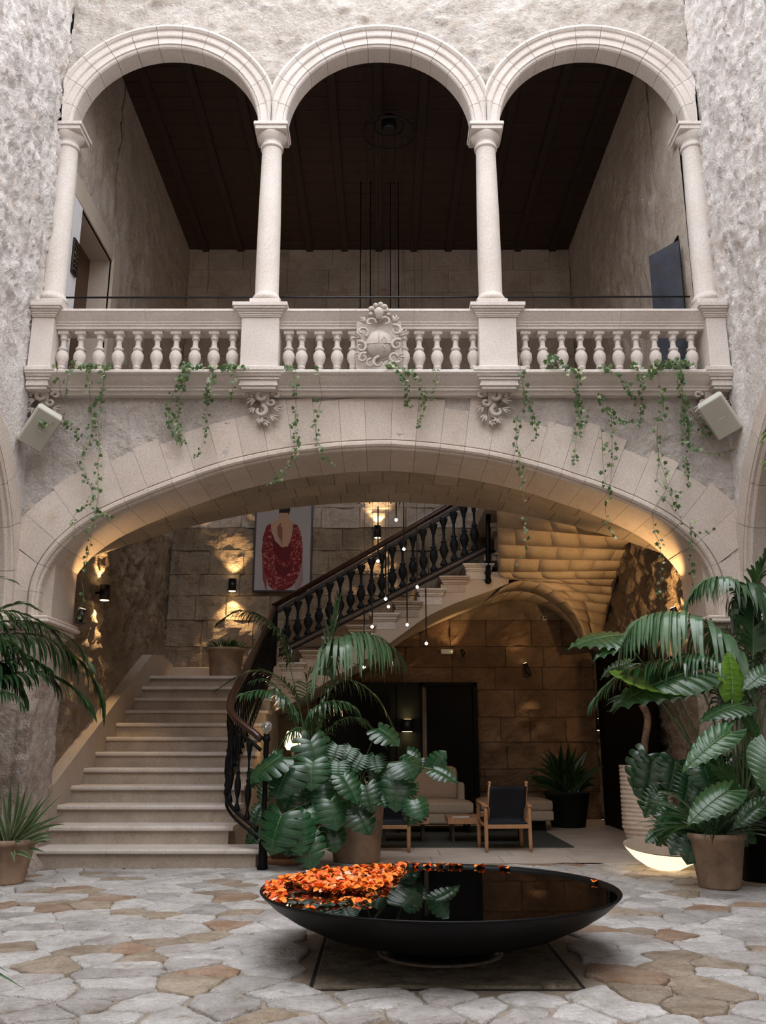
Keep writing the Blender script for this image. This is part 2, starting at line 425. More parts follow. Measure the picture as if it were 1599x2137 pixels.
# mirrored guard seeds keep stones out of the slab
guard = []
for s_ in seeds:
    for d in ((2*SLX0-s_[0], s_[1]), (2*SLX1-s_[0], s_[1]), (s_[0], 2*SLY0-s_[1]), (s_[0], 2*SLY1-s_[1])):
        if SLX0 < d[0] < SLX1 and SLY0 < d[1] < SLY1: guard.append(d)
allp = seeds+guard
stones = []
for s_ in seeds:
    poly = [(s_[0]-.6, s_[1]-.5), (s_[0]+.6, s_[1]-.5), (s_[0]+.6, s_[1]+.5), (s_[0]-.6, s_[1]+.5)]
    for q in allp:
        if q is not s_ and abs(q[0]-s_[0]) < 1.1 and abs(q[1]-s_[1]) < .9: poly = clip(poly, s_, q)
    poly = [(min(max(a, XL-.02), XR+.02), min(b, 10.97)) for a, b in poly]
    stones.append((s_, poly))
def stone_mesh(c, poly):
    # round the corners, shrink for the joint, dome the top
    cx = sum(p[0] for p in poly)/len(poly); cy = sum(p[1] for p in poly)/len(poly)
    pts = []
    n = len(poly)
    for i in range(n):
        a, b, d = poly[i-1], poly[i], poly[(i+1) % n]
        for t in (.5, .3, .14, .0, -.14, -.3):
            e = a if t > 0 else d; k = abs(t)
            x = b[0]+(e[0]-b[0])*k; y = b[1]+(e[1]-b[1])*k
            if t == 0: x = b[0]*.92+(a[0]+d[0])*.04; y = b[1]*.92+(a[1]+d[1])*.04
            pts.append((x, y))
    mb = MB(); zt = R(-.004, .004); rings = []
    for sh, dz in ((.0, -.03), (.0, -.008), (.016, -.001), (.06, .001)):
        ring = []
        for (x, y) in pts:
            dx, dy = x-cx, y-cy; L = math.hypot(dx, dy)+1e-6; j = .003+max(0, min(1, (6.3-y)/1.2))*.014+sh*.7+.020*noise.noise(V(x*13, y*13, 3))+.012*noise.noise(V(x*34, y*34, 7))
            k = max(.25, 1-j/L)
            ring.append((cx+dx*k, cy+dy*k, zt+dz+(.006*noise.noise(V(x*7, y*7, 0)) if dz > -.01 else 0)))
        rings.append(mb.add(ring))
    m = len(pts)
    for a, b in zip(rings, rings[1:]):
        for i in range(m): mb.face([a+i, a+(i+1) % m, b+(i+1) % m, b+i], 0, True)
    cidx = mb.add([(cx, cy, zt+.002+.004*noise.noise(V(cx*5, cy*5, 0)))])
    for i in range(m): mb.face([rings[-1]+i, rings[-1]+(i+1) % m, cidx], 0, True)
    return mb
def vis(s_):
    d = V(s_[0], s_[1], 0)-V(0,0,EYE); zc = d.y*CT+d.z*ST
    u = 799.5+F*d.x/zc; v = 1068.5-F*(-d.y*ST+d.z*CT)/zc
    return -40 < u < 1640 and v < 2190, zc
order = sorted([(zc, s_, p) for s_, p in stones for ok, zc in [vis(s_)] if ok and len(p) > 2], key=lambda t: t[0])
rest = [(s_, p) for s_, p in stones if not vis(s_)[0] and len(p) > 2]+[(s_, p) for _, s_, p in order[298:]]
for _, s_, p in order[:298]:
    k = nz(V(s_[0], s_[1], 0), .55)+.25*R(-1,1); near = max(0, 1-(s_[1]-5)/3.5)
    r_ = R(0, 1)
    mi = 0 if r_ < .52-.14*near else 1 if r_ < .78 else 2 if r_ < .93 else 3
    stone_mesh(s_, p).build('flagstone', M_cob[mi], floor)
big = MB()
for s_, p in rest:
    mb = stone_mesh(s_, p); b = big.add(mb.v)
    mi = random.choice((0,0,0,1,1,2,3))
    for f in mb.f: big.face([b+i for i in f], mi, True)
o = big.build('flagstone_field', M_cob, floor); o['kind'] = 'stuff'
# slab round the bowl foot
sg = struct('trim_1', MB().box(SLX0+.01, SLX1-.01, SLY0+.01, SLY1-.01, -.02, -.018), M_crack, 'dark joint around the central slab')
def slabf(u, v): return V(u, v, 0)
mb = piece(slabf, SLX0+.02, SLX1-.02, SLY0+.02, SLY1-.02, 1, .03, .03, 16, 16, .012, .012, -.004)
mb.build('square_slab', M_slab, floor, label='square mossy stone slab under the black bowl')

# ---- interior floor
fi = MB(); fi.box(-5.2, 5.2, 10.99, BY+.3, -.3, -.012)
floor2 = struct('floor_hall', fi, M_vjoint, 'hall floor of large pale slabs')
pave(floor2, 'floor_slab', M_tile, lambda u, v: V(u, v, 0), lin(10.99, BY, 10), lambda ci: jlist(-1.8, IR, .85), gap=.006, thick=.011, nu=1, nv=1, ch=.002, pv=.0008)
# ---- main arch
A1 = [(78,1290),(80,1250),(86,1215),(105,1175),(132,1141),(162,1115),(200,1090),(250,1065),(300,1044),(350,1024),(400,1006),(450,989),(500,975),(575,959),(650,948),(725,941),(800,938),(850,940),(900,944),(950,950),(1000,957),(1050,967),(1100,979),(1150,993),(1200,1010),(1240,1023),(1274,1036),(1324,1057),(1374,1082),(1411,1107),(1449,1142),(1474,1177),(1489,1215),(1497,1250),(1500,1290)]
arc = [at(x, y, FY) for x, y in A1]; zs = 2.74
arc[0].z = zs; arc[-1].z = zs
ac = spline(arc, 133)
def offs(poly, i, n):
    a = poly[max(i-1, 0)]; b = poly[min(i+1, n-1)]; t = (b-a).normalized(); return V(-t.z, 0, t.x)
prof = [(0,.88),(0,.02),(.012,0),(.028,0),(.034,-.032),(.055,-.05),(.092,-.046),(.112,-.02),(.114,.016),(.128,.016),(.132,-.004)]
facade = struct('wall_front', MB().box(XL, XR, FY+.3, FY+.32, 5.0, 5.3), M_joint, 'courtyard facade of weathered plaster with a wide stair arch and a triple loggia above')
def arch_pieces(curve, prof, back, nst, name, mat, parent, Y0, rout, clampx=None, gap=.0018):
    n = len(curve); k = 0
    while k < n-1:
        k1 = min(k+nst, n-1); mb = MB(); ro = rout(k); P = prof+[(ro, -.004), (ro, .2), (prof[-1][0], back)] if ro > prof[-1][0]+.02 else prof+[(prof[-1][0], back)]
        m = len(P); rows = []
        for i in range(k, k1+1):
            nn = offs(curve, i, n); p = curve[i].copy()
            if i == k and k > 0: p = p.lerp(curve[i+1], min(.5, gap/max(1e-4, (curve[i+1]-p).length)))
            if i == k1 and k1 < n-1: p = p.lerp(curve[i-1], min(.5, gap/max(1e-4, (curve[i-1]-p).length)))
            row = []
            for r, dy in P:
                q = p+nn*r; q.y = Y0+dy
                if clampx: q.x = min(max(q.x, clampx[0]), clampx[1])
                row.append(q)
            rows.append(mb.add(row))
        for a, b in zip(rows, rows[1:]):
            for i in range(m): mb.face([a+i, a+(i+1) % m, b+(i+1) % m, b+i])
        mb.face([rows[0]+i for i in range(m)]); mb.face([rows[-1]+i for i in range(m-1, -1, -1)])
        mb.build(name, mat, parent)
        k = k1
rs = random.Random(5); routs = [rs.choice((.58,.62,.74,.80,.66)) for _ in range(200)]
zcrown = max(p.z for p in ac)
def rout_main(k):
    z = ac[min(k+2, 132)].z; return min(routs[k], max(.2, 5.41-z)) if z > 4.4 else routs[k]
arch_pieces(ac, prof, .88, 4, 'voussoir', M_ashlar, facade, FY, rout_main, (XL, XR))
# lower facade wall
axs = [p.x for p in ac]
def zarch(x):
    if x <= axs[0] or x >= axs[-1]: return -1
    for i in range(len(ac)-1):
        if ac[i].x <= x <= ac[i+1].x: return ac[i].z+(ac[i+1].z-ac[i].z)*(x-ac[i].x)/max(1e-6, ac[i+1].x-ac[i].x)
    return -1
fw = sheet(lambda u, v: V(u, FY+.028, v), lin(XL, XR, 260), lin(2.6, 5.56, 94), 1, 0,
           lambda p: max(-.03, min(.034, rubble(p*1.6, .034)+.012)), True, skip=lambda u, v: v < zarch(u)+.12)
fwo = fw.build('plaster_face', M_facade, facade)
# carcass behind the face so light cannot leak
cb = MB()
xs = lin(XL, XR, 60)
for a, b in zip(xs, xs[1:]):
    zb = max(2.6, min(zarch(a), zarch(b))+.14) if zarch((a+b)/2) > 0 else 2.6
    cb.box(a, b, FY+.12, FY+.86, zb+.06, 5.5)
cb.build('wall_core', M_joint, facade)
# piers (front, reveal) with rough displaced surface
def pier(side):
    if side < 0: pth = [V(XL,FY,0), V(-3.92,FY,0), V(-3.92,FY+.88,0), V(IL-.1,FY+.9,0)]
    else: pth = [V(XR,FY,0), V(3.80,FY,0), V(3.80,FY+.88,0), V(IR+.1,FY+.9,0)]
    L = [0]
    for a, b in zip(pth, pth[1:]): L.append(L[-1]+(b-a).length)
    def fn(u, v):
        for i in range(3):
            if u <= L[i+1] or i == 2:
                p = pth[i].lerp(pth[i+1], (u-L[i])/(L[i+1]-L[i])); return V(p.x, p.y, v)
    us = sorted(set([round(x, 3) for x in lin(.001, L[-1]-.001, 42)]+[round(L[1]+e, 3) for e in (-.03, -.012, .012, .03)]))
    def dsp(p):
        d = rubble(p*1.7, .028)
        lump = max(0, .30-p.z)/.30
        gx = abs(abs(p.x)-4.08); d += -.03*max(0, 1-gx/.02) if p.y < FY+.02 else 0
        return max(-.03, d)+lump*.14*(1+.6*noise.noise(p*4))*(1 if p.y < 10.7 else .2)
    mb = sheet(fn, us, lin(-.01, 2.58, 70), -side, 0, dsp)
    o = struct('trim_pier_left' if side < 0 else 'trim_pier_right', mb, M_pier, ('left' if side < 0 else 'right')+' weathered stone pier of the stair arch')
    # impost cap
    ip = MB(); x0, x1 = (XL, -3.92) if side < 0 else (3.80, XR)
    e = (0, 1) if side < 0 else (1, 0)
    for z0, z1, d in ((2.56, 2.60, .03), (2.60, 2.66, .09), (2.66, 2.705, .15), (2.705, 2.745, .13)):
        ip.cbox(x0-d*e[0], x1+d*e[1], FY-d, FY+.9+d*.4, z0, z1, .012)
    # chipped corner
    ip.build('impost', M_ashlar, o)
pier(-1); pier(1)
# ---- vault under the gallery, Y 10.98..12.45
def zA(x): return 4.74-.0475*x*x
def vA(u, v): return V(u, v, zA(u))
vt = sheet(vA, lin(IL, IR, 40), [10.98, 12.45], -1, -.03); vaultA = struct('ceiling_arch', vt, M_vjoint, 'shallow stone vault carrying the gallery')
pave(vaultA, 'vault_stone', M_soffitshade, vA, [10.97, 11.47, 11.96, 12.45], lambda ci: jlist(IL, IR, .34, .1), -1, .005, .028, 2, 1, ch=.003, pv=.002)
g = MB()
for a, b in zip(lin(IL, IR, 30), lin(IL, IR, 30)[1:]):
    zz = min(zA(a), zA(b))+.03
    vs = g.add([(a,12.45,zA(a)+.0),(b,12.45,zA(b)+.0),(b,12.45,FL2),(a,12.45,FL2)]); g.face([vs,vs+3,vs+2,vs+1])
struct('trim_gallery_edge', g, M_plaster)
struct('floor_gallery', MB().box(XL, XR, FY+.02, 12.45, FL2-.06, FL2), M_tile)
struct('floor_gallery_side', MB().box(1.75, IR, 12.45, BY, FL2-.3, FL2), M_tile)
# ---- inner walls
def side_inner(X, name, sgn, door):
    skip = lambda u, v: door[0] < u < door[1] and door[2] < v < door[3]
    us = sorted(set(lin(10.3, BY, 135)+[door[0], door[1]])); vs = sorted(set(lin(-.02, 5.2, 105)+lin(5.2, CEIL, 80)+[door[2], door[3]]))
    dsp = lambda p: min(.085, rubble(p, .13)*.9) if p.z < 5.3 else rubble(p*1.5, .04)*min(1, max(.1, (p.y-10.9)*1.5))*min(1, max(.1, (CEIL-.1-p.z)*2))
    if X < 0:
        d0 = dsp; dsp = lambda p: d0(p)*(1 if p.z > 5.2 else min(1, max(.04, (p.z-min(2.85, .54+(p.y-10.5)*.466))/.40)))
    o = struct(name, sheet(lambda u, v: V(X, u, v), us, [v for v in vs if v <= 5.21], sgn, 0, dsp, skip=skip), M_innerr, 'rough inner wall of undressed stone')
    up = sheet(lambda u, v: V(X, u, v), us, [v for v in vs if v >= 5.19], sgn, 0, dsp, skip=skip).build('upper_face', M_upper, o)
    return o
DL = (10.72, 12.1, FL2, 8.45); DR = (10.62, 11.35, FL2, 7.95)
wl = side_inner(IL, 'wall_inner_left', 1, DL); wr = side_inner(IR, 'wall_inner_right', -1, DR)
# backs so nothing leaks
struct('wall_outer_left', MB().box(IL-.75, IL-.70, 10.2, BY+.2, 0, TOP), M_dark); struct('wall_outer_right', MB().box(IR+.70, IR+.75, 10.2, BY+.2, 0, TOP), M_dark)
wb = struct('wall_back', MB().box(IL-.7, IR+.7, BY+.10, BY+.22, 0, CEIL+.2), M_darkjoint, 'stairwell back wall of large worn ashlar blocks')
crs = [0]; 
while crs[-1] < CEIL-.3: crs.append(crs[-1]+R(.38,.52))
crs[-1] = CEIL
def bw(u, v): return V(u, BY, v)
nblk = [0]
for ci in range(len(crs)-1):
    js = jlist(IL, IR, .78, .3)
    for a, b in zip(js, js[1:]):
        zc_ = (crs[ci]+crs[ci+1])/2; xm = (a+b)/2
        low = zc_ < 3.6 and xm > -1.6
        mb = piece(bw, a, b, crs[ci], crs[ci+1], 1, .005, .10, 9, 7, .005, .085 if zc_ < 6 else .02, R(-.010,.010))
        nblk[0] += 1
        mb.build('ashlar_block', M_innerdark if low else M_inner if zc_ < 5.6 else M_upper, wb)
print('blocks', nblk[0])
# skirting on the landing
# ---- upper loggia
ce = struct('ceiling', MB().box(XL, XR, 10.3, BY+.2, CEIL+.06, CEIL+.12), M_dark, 'dark boarded timber ceiling of the loggia')
bs = lin(10.35, BY, 21)
for a, b in zip(bs, bs[1:]): MB().cbox(IL, IR, a+.006, b-.006, CEIL+.0, CEIL+.06, .006).build('ceiling_board', M_ceil, ce)
for x in lin(IL+.35, IR-.35, 11): MB().cbox(x-.07, x+.07, 10.35, BY, CEIL-.06, CEIL+.0, .008).build('ceiling_beam', M_beam, ce)
struct('ceiling_roof', MB().box(XL-1, XR+1, 10.42, BY+1, TOP-.1, TOP), M_dark)
LC = (-2.905, -.055, 2.795); SP = 9.29; RI = 1.24; HW = 1.425
def in_arch(u, v, r):
    return any((u-c)**2+(v-SP)**2 < r*r for c in LC) or v < SP+.02
uw = sheet(lambda u, v: V(u, FY+.02, v), lin(XL, XR, 200), lin(9.0, TOP, 100), 1, 0, lambda p: max(-.02, rubble(p*1.5, .05)), skip=lambda u, v: in_arch(u, v, 1.50))
wu = struct('wall_upper_front', uw, M_topwall, 'rough plastered wall above the three loggia arches')
for x0, x1, z0 in [(XL, XR, 10.95)]: MB().box(x0, x1, FY+.1, FY+.34, z0, TOP).build('wall_core', M_joint, wu)
lp = [(0,.30),(0,.05),(.012,.028),(.028,.02),(.04,.02),(.045,0),(.135,0),(.142,-.022),(.158,-.03),(.225,-.03),(.235,-.05),(.262,-.072),(.292,-.068),(.30,-.03)]
cw = MB()
for ai, c in enumerate(LC):
    cv = [V(c-RI*math.cos(a), FY, SP+RI*math.sin(a)) for a in lin(0, PI, 53)]
    arch_pieces(cv, lp, .30, 4, 'arch_stone', M_carved, wu, FY-.02, lambda k: 0, (c-HW if ai else XL, c+HW if ai < 2 else XR), .003)
    for k in range(40):     # core over the arch ring
        a0, a1 = PI*k/40, PI*(k+1)/40
        q = [V(c-r*math.cos(a), 0, SP+r*math.sin(a)) for a in (a0, a1) for r in (1.30, 1.9)]
        for p in q: p.x = min(max(p.x, c-HW), c+HW); p.z = min(p.z, 11.0)
        b = cw.add([V(p.x, FY+.12, p.z) for p in q]+[V(p.x, FY+.28, p.z) for p in q])
        cw.face([b,b+1,b+3,b+2]); cw.face([b+4,b+6,b+7,b+5])
cw.build('wall_core', M_joint, wu)
# smooth plaster strips beside the loggia doors, door frames
def ldoor(X, s, D, n, mat):
    y0, y1, z0, z1 = D
    t = struct('door_%d' % n, MB().box(min(X-s*.35, X-s*.31), max(X-s*.35, X-s*.31), y0-.1, y1+.1, z0, z1+.1), mat, 'dark loggia door in a pale frame' if n == 1 else 'dark opening off the loggia')
    fr = MB(); x0, x1 = sorted((X-s*.31, X+s*.012)); xf0, xf1 = sorted((X-s*.02, X+s*.035))
    if n == 1:
        fr.box(x0, x1, y0-.02, y0, z0, z1); fr.box(x0, x1, y1, y1+.02, z0, z1); fr.box(x0, x1, y0-.02, y1+.02, z1, z1+.02)
        fr.cbox(xf0, xf1, y1, y1+.34, z0, z1+.34, .01); fr.cbox(xf0, xf1, FY+.30, y1, z1, z1+.34, .01); MB().cbox(xf0, xf1, FY+.28, y0, z0, z1-.002, .01).build('white_jamb', M_white, t)
        fr.cbox(*sorted((X+s*.03, X+s*.05)), y1+.02, y1+.05, z0, z1+.05, .004)
    else:
        fr.box(x0, x1, y0-.02, y0, z0, z1); fr.box(x0, x1, y1, y1+.02, z0, z1); fr.box(x0, x1, y0, y1, z1, z1+.02)
    fr.build('door_frame', M_plaster if n == 1 else M_dark, t)
    return t
d1 = ldoor(IL, 1, DL, 1, M_doorwood)
pn = MB(); pn.cbox(IL-.305, IL-.295, DL[0]+.1, DL[0]+.62, FL2+.3, 8.1, .006); pn.cbox(IL-.305, IL-.295, DL[0]+.76, DL[1]-.1, FL2+.3, 8.1, .006); pn.build('door_panel', M_doorwood, d1)
d2 = ldoor(IR, -1, DR, 2, M_dark)
# ---- courtyard side walls with their arches
def yard_wall(X, s, name):
    c, rr, zz = 7.60, 2.34, 2.75
    def skip(u, v): return (abs(u-c) < rr+.1 and v < zz) or ((u-c)**2+(v-zz)**2 < (rr+.12)**2 and v >= zz)
    us = lin(-6, 4.4, 30)[:-1]+lin(4.4, 7.4, 20)[:-1]+lin(7.4, FY+.05, 76)
    vs = lin(-.02, 13, 330)
    def dsp(p):
        if p.y < 4: return 0
        k = min(1, max(.15, (p.z-5.0)*.8)); q = V(p.x, p.y*.8+p.z*.45, p.z*.8-p.y*.3)
        return max(-.04, rubble(V(q.x, q.y*3.4, q.z*1.3), .06))*k
    o = struct(name, sheet(lambda u, v: V(X, u, v), us, vs, s, 0, dsp, skip=skip), M_rubble, ('left' if s > 0 else 'right')+' courtyard wall of rough chiselled plaster')
    cv = [V(c-rr*math.cos(a), 0, zz+rr*math.sin(a)) for a in lin(0, PI, 61)]
    # profile swept in the YZ plane
    P = [(0,.9),(0,.02),(.02,0),(.05,0),(.055,-.03),(.085,-.045),(.12,-.03),(.122,.012),(.135,.012),(.14,-.03),(.36,-.034),(.36,.2),(.14,.9)]
    for k in range(0, 60, 4):
        mb = MB(); rows = []
        for i in range(k, k+5):
            a = PI*min(60, i)/60+(.0012 if i == k else -.0012 if i == k+4 else 0)
            rows.append(mb.add([V(X-s*dy, min(c-(rr+r)*math.cos(a), FY+.02), zz+(rr+r)*math.sin(a)) for r, dy in P]))
        m = len(P)
        for a_, b_ in zip(rows, rows[1:]):
            for i in range(m): mb.face([a_+i, b_+i, b_+(i+1) % m, a_+(i+1) % m])
        mb.face([rows[0]+i for i in range(m)]); mb.face([rows[-1]+i for i in range(m)])
        mb.build('voussoir', M_ashlar, o)
    j = MB()
    for y0, y1 in ((c+rr, FY+.1), (c-rr-.6, c-rr)):
        j.cbox(*sorted((X-s*.9, X+s*.02)), y0, y1, 0, zz, .02)
    j.build('jamb', M_pier, o)
    ip = MB(); ip.cbox(*sorted((X-s*1.0, X+s*.10)), c+rr-.08, FY, 2.60, 2.745, .02); ip.build('impost', M_ashlar, o)
    # gallery behind
    r = MB(); r.box(*sorted((X-s*4, X-s*4.1)), 2, 12, 0, 5.4); r.box(*sorted((X-s*.8, X-s*4)), 2, 12, 5.3, 5.4); r.box(*sorted((X-s*.75, X-s*4)), FY+.1, FY+.2, 0, 5.4); r.box(*sorted((X-s*.75, X-s*4)), 3, 3.1, 0, 5.4)
    struct('wall_side_gallery_'+('left' if s > 0 else 'right'), r, M_innerr)
yard_wall(XL, 1, 'wall_left'); yard_wall(XR, -1, 'wall_right')
struct('wall_rear', MB().box(-5, 5, -6.2, -6, 0, 13), M_rubble, 'courtyard wall behind the camera')
# ---- vault under the upper landing (right) and rampant soffit under the stair
FS = 15.2
def loft(c1, c2, n=24):
    a = spline(c1, n); b = spline(c2, n)
    def fn(u, v):
        x = min(max(u, 0), 1)*(n-1); i = min(int(x), n-2); t = x-i
        return a[i].lerp(a[i+1], t).lerp(b[i].lerp(b[i+1], t), v)
    return fn
lft = [at(1036,1062,12.40), at(1039,1120,13.3), at(1042,1165,14.2), at(1046,1205,15.0), at(1112,1213,FS), at(1165,1240,FS), at(1192,1268,FS), at(1214,1305,FS), at(1228,1348,FS)]
rgt = [at(1290,1098,12.42), atX(1314,1136,IR), atX(1301,1170,IR), atX(1290,1200,IR), atX(1282,1225,IR), atX(1275,1252,IR), atX(1268,1284,IR), atX(1263,1322,IR), atX(1260,1352,IR)]
mid = [at(1044,1232,FS), at(1070,1216,FS), at(1100,1212,FS), at(1130,1218,FS), at(1160,1236,FS), at(1190,1264,FS), at(1212,1300,FS), at(1226,1345,FS)]
bot = [at(1000,1266,BY-.03), at(1040,1255,BY-.03), at(1085,1252,BY-.03), at(1120,1260,BY-.03), at(1150,1274,BY-.03), at(1180,1296,BY-.03), at(1200,1325,BY-.03)]
def loft_i(c1, c2):
    n = len(c1)
    def cr(c, u):
        x = min(max(u, 0), .99999)*(n-1); i = int(x); return CR(c[max(i-1,0)], c[i], c[i+1], c[min(i+2,n-1)], x-i)
    return lambda u, v: cr(c1, v).lerp(cr(c2, v), u)
vB = loft_i(lft, rgt); vC = loft(mid, bot)
bstr = struct('ceiling_vault', sheet(lambda u, v: vB(u, v), lin(0, 1, 12), lin(0, 1, 50), -1, -.0), M_vjoint, 'groined stone vault under the upper landing')
def nrm(fn, u, v):
    n = normal(fn, min(max(u, .002), .998), v, 1); p = fn(u, v); return n if n.dot(V(0,0,EYE)-p) > 0 else -n
def courses_vault(fn, parent, vs, step, gu=.0018, gv=.0013, thick=.02):
    for j in range(len(vs)-1):
        js = jlist(0, 1, step(j), .2)
        for a, b in zip(js, js[1:]):
            mb = MB(); us = lin(a+gu, b-gu, 4); vv = lin(vs[j]+gv, vs[j+1]-gv, 3); rows = []
            for v in vv: rows.append(mb.add([fn(u, v)+nrm(fn, u, v)*.005 for u in us]))
            for r0, r1 in zip(rows, rows[1:]):
                for i in range(3): mb.face([r0+i, r0+i+1, r1+i+1, r1+i], 0, True)
            ring = [rows[0]+i for i in range(4)]+[rows[1]+3]+[rows[2]+i for i in (3,2,1,0)]+[rows[1]]
            nn = nrm(fn, (a+b)/2, (vs[j]+vs[j+1])/2); base = mb.add([Vector(mb.v[q])-nn*thick for q in ring])
            for k in range(len(ring)): mb.face([ring[k], base+k, base+(k+1) % len(ring), ring[(k+1) % len(ring)]])
            mb.build('vault_stone', M_vault, parent)
courses_vault(vB, bstr, lin(0, 1, 13), lambda j: .24 if j < 6 else .45)
cstr = struct('ceiling_lunette', sheet(lambda u, v: vC(u, v), lin(0, 1, 30), lin(0, 1, 6), -1, 0), M_vjoint, 'stone lunette band over the hall back wall')
courses_vault(vC, cstr, [0,.5,1], lambda j: .12, .0025, .008)
# wall between landing vault and stair head
hw_ = MB(); hb = [vB(.002, v) for v in lin(.0, .42, 12)]
for p, q in zip(hb, hb[1:]):
    b = hw_.add([(p.x,p.y,p.z-.01),(q.x,q.y,q.z-.01),(q.x,q.y,FL2),(p.x,p.y,FL2)]); hw_.face([b,b+1,b+2,b+3])
struct('wall_stair_head', hw_, M_plaster)
# ================================================================== STAIRS
stair = thing('stone_staircase', 'broad pale stone stair rising away under the arch to a landing', 'staircase', (-2.9, 10.5, 0))
def child(mb, name, mat, parent, label=None):          # parent at a location: keep world coordinates
    o = mb.build(name, mat, parent, label=label); o.matrix_parent_inverse = Matrix.Translation(-Vector(parent.location)) if parent.rotation_euler.z == 0 else Matrix.Identity(4)
    return o
T, RZ, Y1 = .44, .205, 10.5
for k in range(12):
    yk = Y1+T*k; zt = RZ*(k+1); xl = -3.90 if k < 1 else IL+.02; xr = -1.38 if k == 0 else -1.77
    rb = MB()
    if k == 0: rb.box(xl+.03, xr-.04, yk+.045, yk+.5, 0, zt-.06); rb.box(-4.1, -1.8, 10.98, yk+.5, 0, zt-.06)
    else: rb.box(xl, xr-.04, yk+.045, yk+T+.06, 0, zt-.06)
    st = child(rb, 'step', M_step, stair)
    nose = [(yk, zt-.045), (yk-.0, zt-.02), (yk+.012, zt-.004), (yk+.03, zt), (yk+T+.05, zt), (yk+T+.05, zt-.06), (yk+.05, zt-.06), (yk+.018, zt-.058)]
    if k == 0: js = [xl, xl+.82, -1.75, xr]
    elif k == 1: js = [-3.9, -2.95, xr+.02]
    else: js = jlist(xl, xr, 1.25, .2)
    for a, b in zip(js, js[1:]):
        t_ = MB(); t_.prism(nose, a+.0015, b-.0015, 'x')
        o = t_.build('tread', M_nose, st)
# landing
lz = RZ*12
ld = MB(); ld.box(IL, -1.3, Y1+T*11+.5, BY, lz-.25, lz); child(ld, 'landing', M_step, stair)
# sloped stringer against the left wall
sp = MB(); sl = RZ/T
ya, yb = 11.0, Y1+T*11
sp.prism([(ya, .205+(ya-Y1)*sl-.25), (ya, .205+(ya-Y1)*sl+.33), (yb+.05, .205+(yb-Y1)*sl+.36), (yb+.8, .205+(yb-Y1)*sl+.42), (BY, lz+.32), (BY, lz-.2), (yb, lz-.3)], IL-.05, IL+.17, 'x')
child(sp, 'stringer', M_plaster, stair)
sk = MB(); sk.cbox(IL+.1, -1.9, BY-.09, BY-.0, lz, lz+.27, .01); child(sk, 'landing_skirting', M_plaster, stair)
# ---- second flight, seen from its open side
st2 = thing('upper_stair_flight', 'side-on upper flight of moulded stone steps climbing right along the back wall', 'staircase', (-1.8, FS, RZ*12))
corn = [(582,1383),(625,1357),(672,1330),(721,1305),(770,1280),(819,1255),(868,1229),(916,1203),(965,1177)]
pr = []
for i, (x, y) in enumerate(corn):
    p = at(x, y, FS); nx = at(corn[i+1][0], y, FS).x if i < 8 else at(1016, y, FS).x
    w_ = nx-p.x; z1 = p.z; z0 = z1-.215
    s2 = MB()
    for a, b, e in ((0, .035, .0), (.035, .06, .02), (.06, .11, .045), (.11, .135, .06)):
        s2.cbox(p.x+e, nx+.13-e, FS-.09+e, BY-.06, z1-b, z1-a, .006)
    s2.box(p.x+.07, nx+.05, FS-.01, BY-.06, z0-.06, z1-.13)
    child(s2, 'step', M_step if i % 2 else M_nose, st2)
    pr.append((p.x+.03, z1-.14))
sof = [(560,1490),(620,1462),(700,1412),(760,1378),(800,1352),(850,1316),(890,1288),(950,1259),(1015,1236),(1062,1217)]
fp = MB(); up = []
for i, (x, z) in enumerate(pr): up += [(x, z if i == 0 else pr[i-1][1]), (x, z)]
xe = at(1060, 1170, FS).x
poly = [(at(560,1490,FS).x, at(560,1490,FS).z)]+[(up[0][0], up[0][1])]+up[1:]+[(xe, pr[-1][1]), (xe, at(1050,1222,FS).z)]+[(at(x,y,FS).x, at(x,y,FS).z) for x, y in sof[::-1][1:-1]]
# strips instead of one concave polygon
def zup(x):
    z = pr[0][1]
    for a, b in pr:
        if x >= a-.001: z = b
    return z
sofw = spline([at(x, y, FS) for x, y in sof], 60)
for a, b in zip(sofw, sofw[1:]):
    zt = zup((a.x+b.x)/2)
    if zt > max(a.z, b.z)+.01:
        vs = fp.add([(a.x,FS,a.z),(b.x,FS,b.z),(b.x,FS,zt),(a.x,FS,zt)]); fp.face([vs,vs+1,vs+2,vs+3])
child(fp, 'string_face', M_plaster, st2)
sb = [(600,1490),(660,1462),(720,1420),(780,1388),(830,1345),(870,1322),(905,1305),(950,1286),(1000,1266),(1052,1253)]
so = loft([at(x, y, FS) for x, y in sof], [at(x, y, BY-.03) for x, y in sb])
child(sheet(so, lin(0, 1, 40), lin(0, 1, 6), -1, 0), 'soffit', M_plaster, st2)
# landing head
hd = MB(); p = at(1016, 1140, FS); q = at(1045, 1100, FS)
for z0, z1, e in ((0, .14, .0), (.14, .18, .05), (.55, .62, .08), (.62, .70, .12), (1.0, 1.06, .03), (1.06, 1.5, .0)):
    hd.cbox(p.x+.18-e, q.x+.03, FS+.0-e, FS+.5, p.z-.3+z0, p.z-.3+z1 if z1 > .7 or z0 < .1 else p.z-.3+z1, .01)
hd.box(p.x+.20, q.x+.03, FS+.04, FS+.5, p.z-.6, FL2)
child(hd, 'stair_head_moulding', M_plaster, st2)
lp2 = MB(); lp2.box(at(1010,1150,FS).x, IR, FS+.02, BY, at(1010,1160,FS).z-.08, at(1010,1160,FS).z+.05); child(lp2, 'upper_landing', M_step, st2)

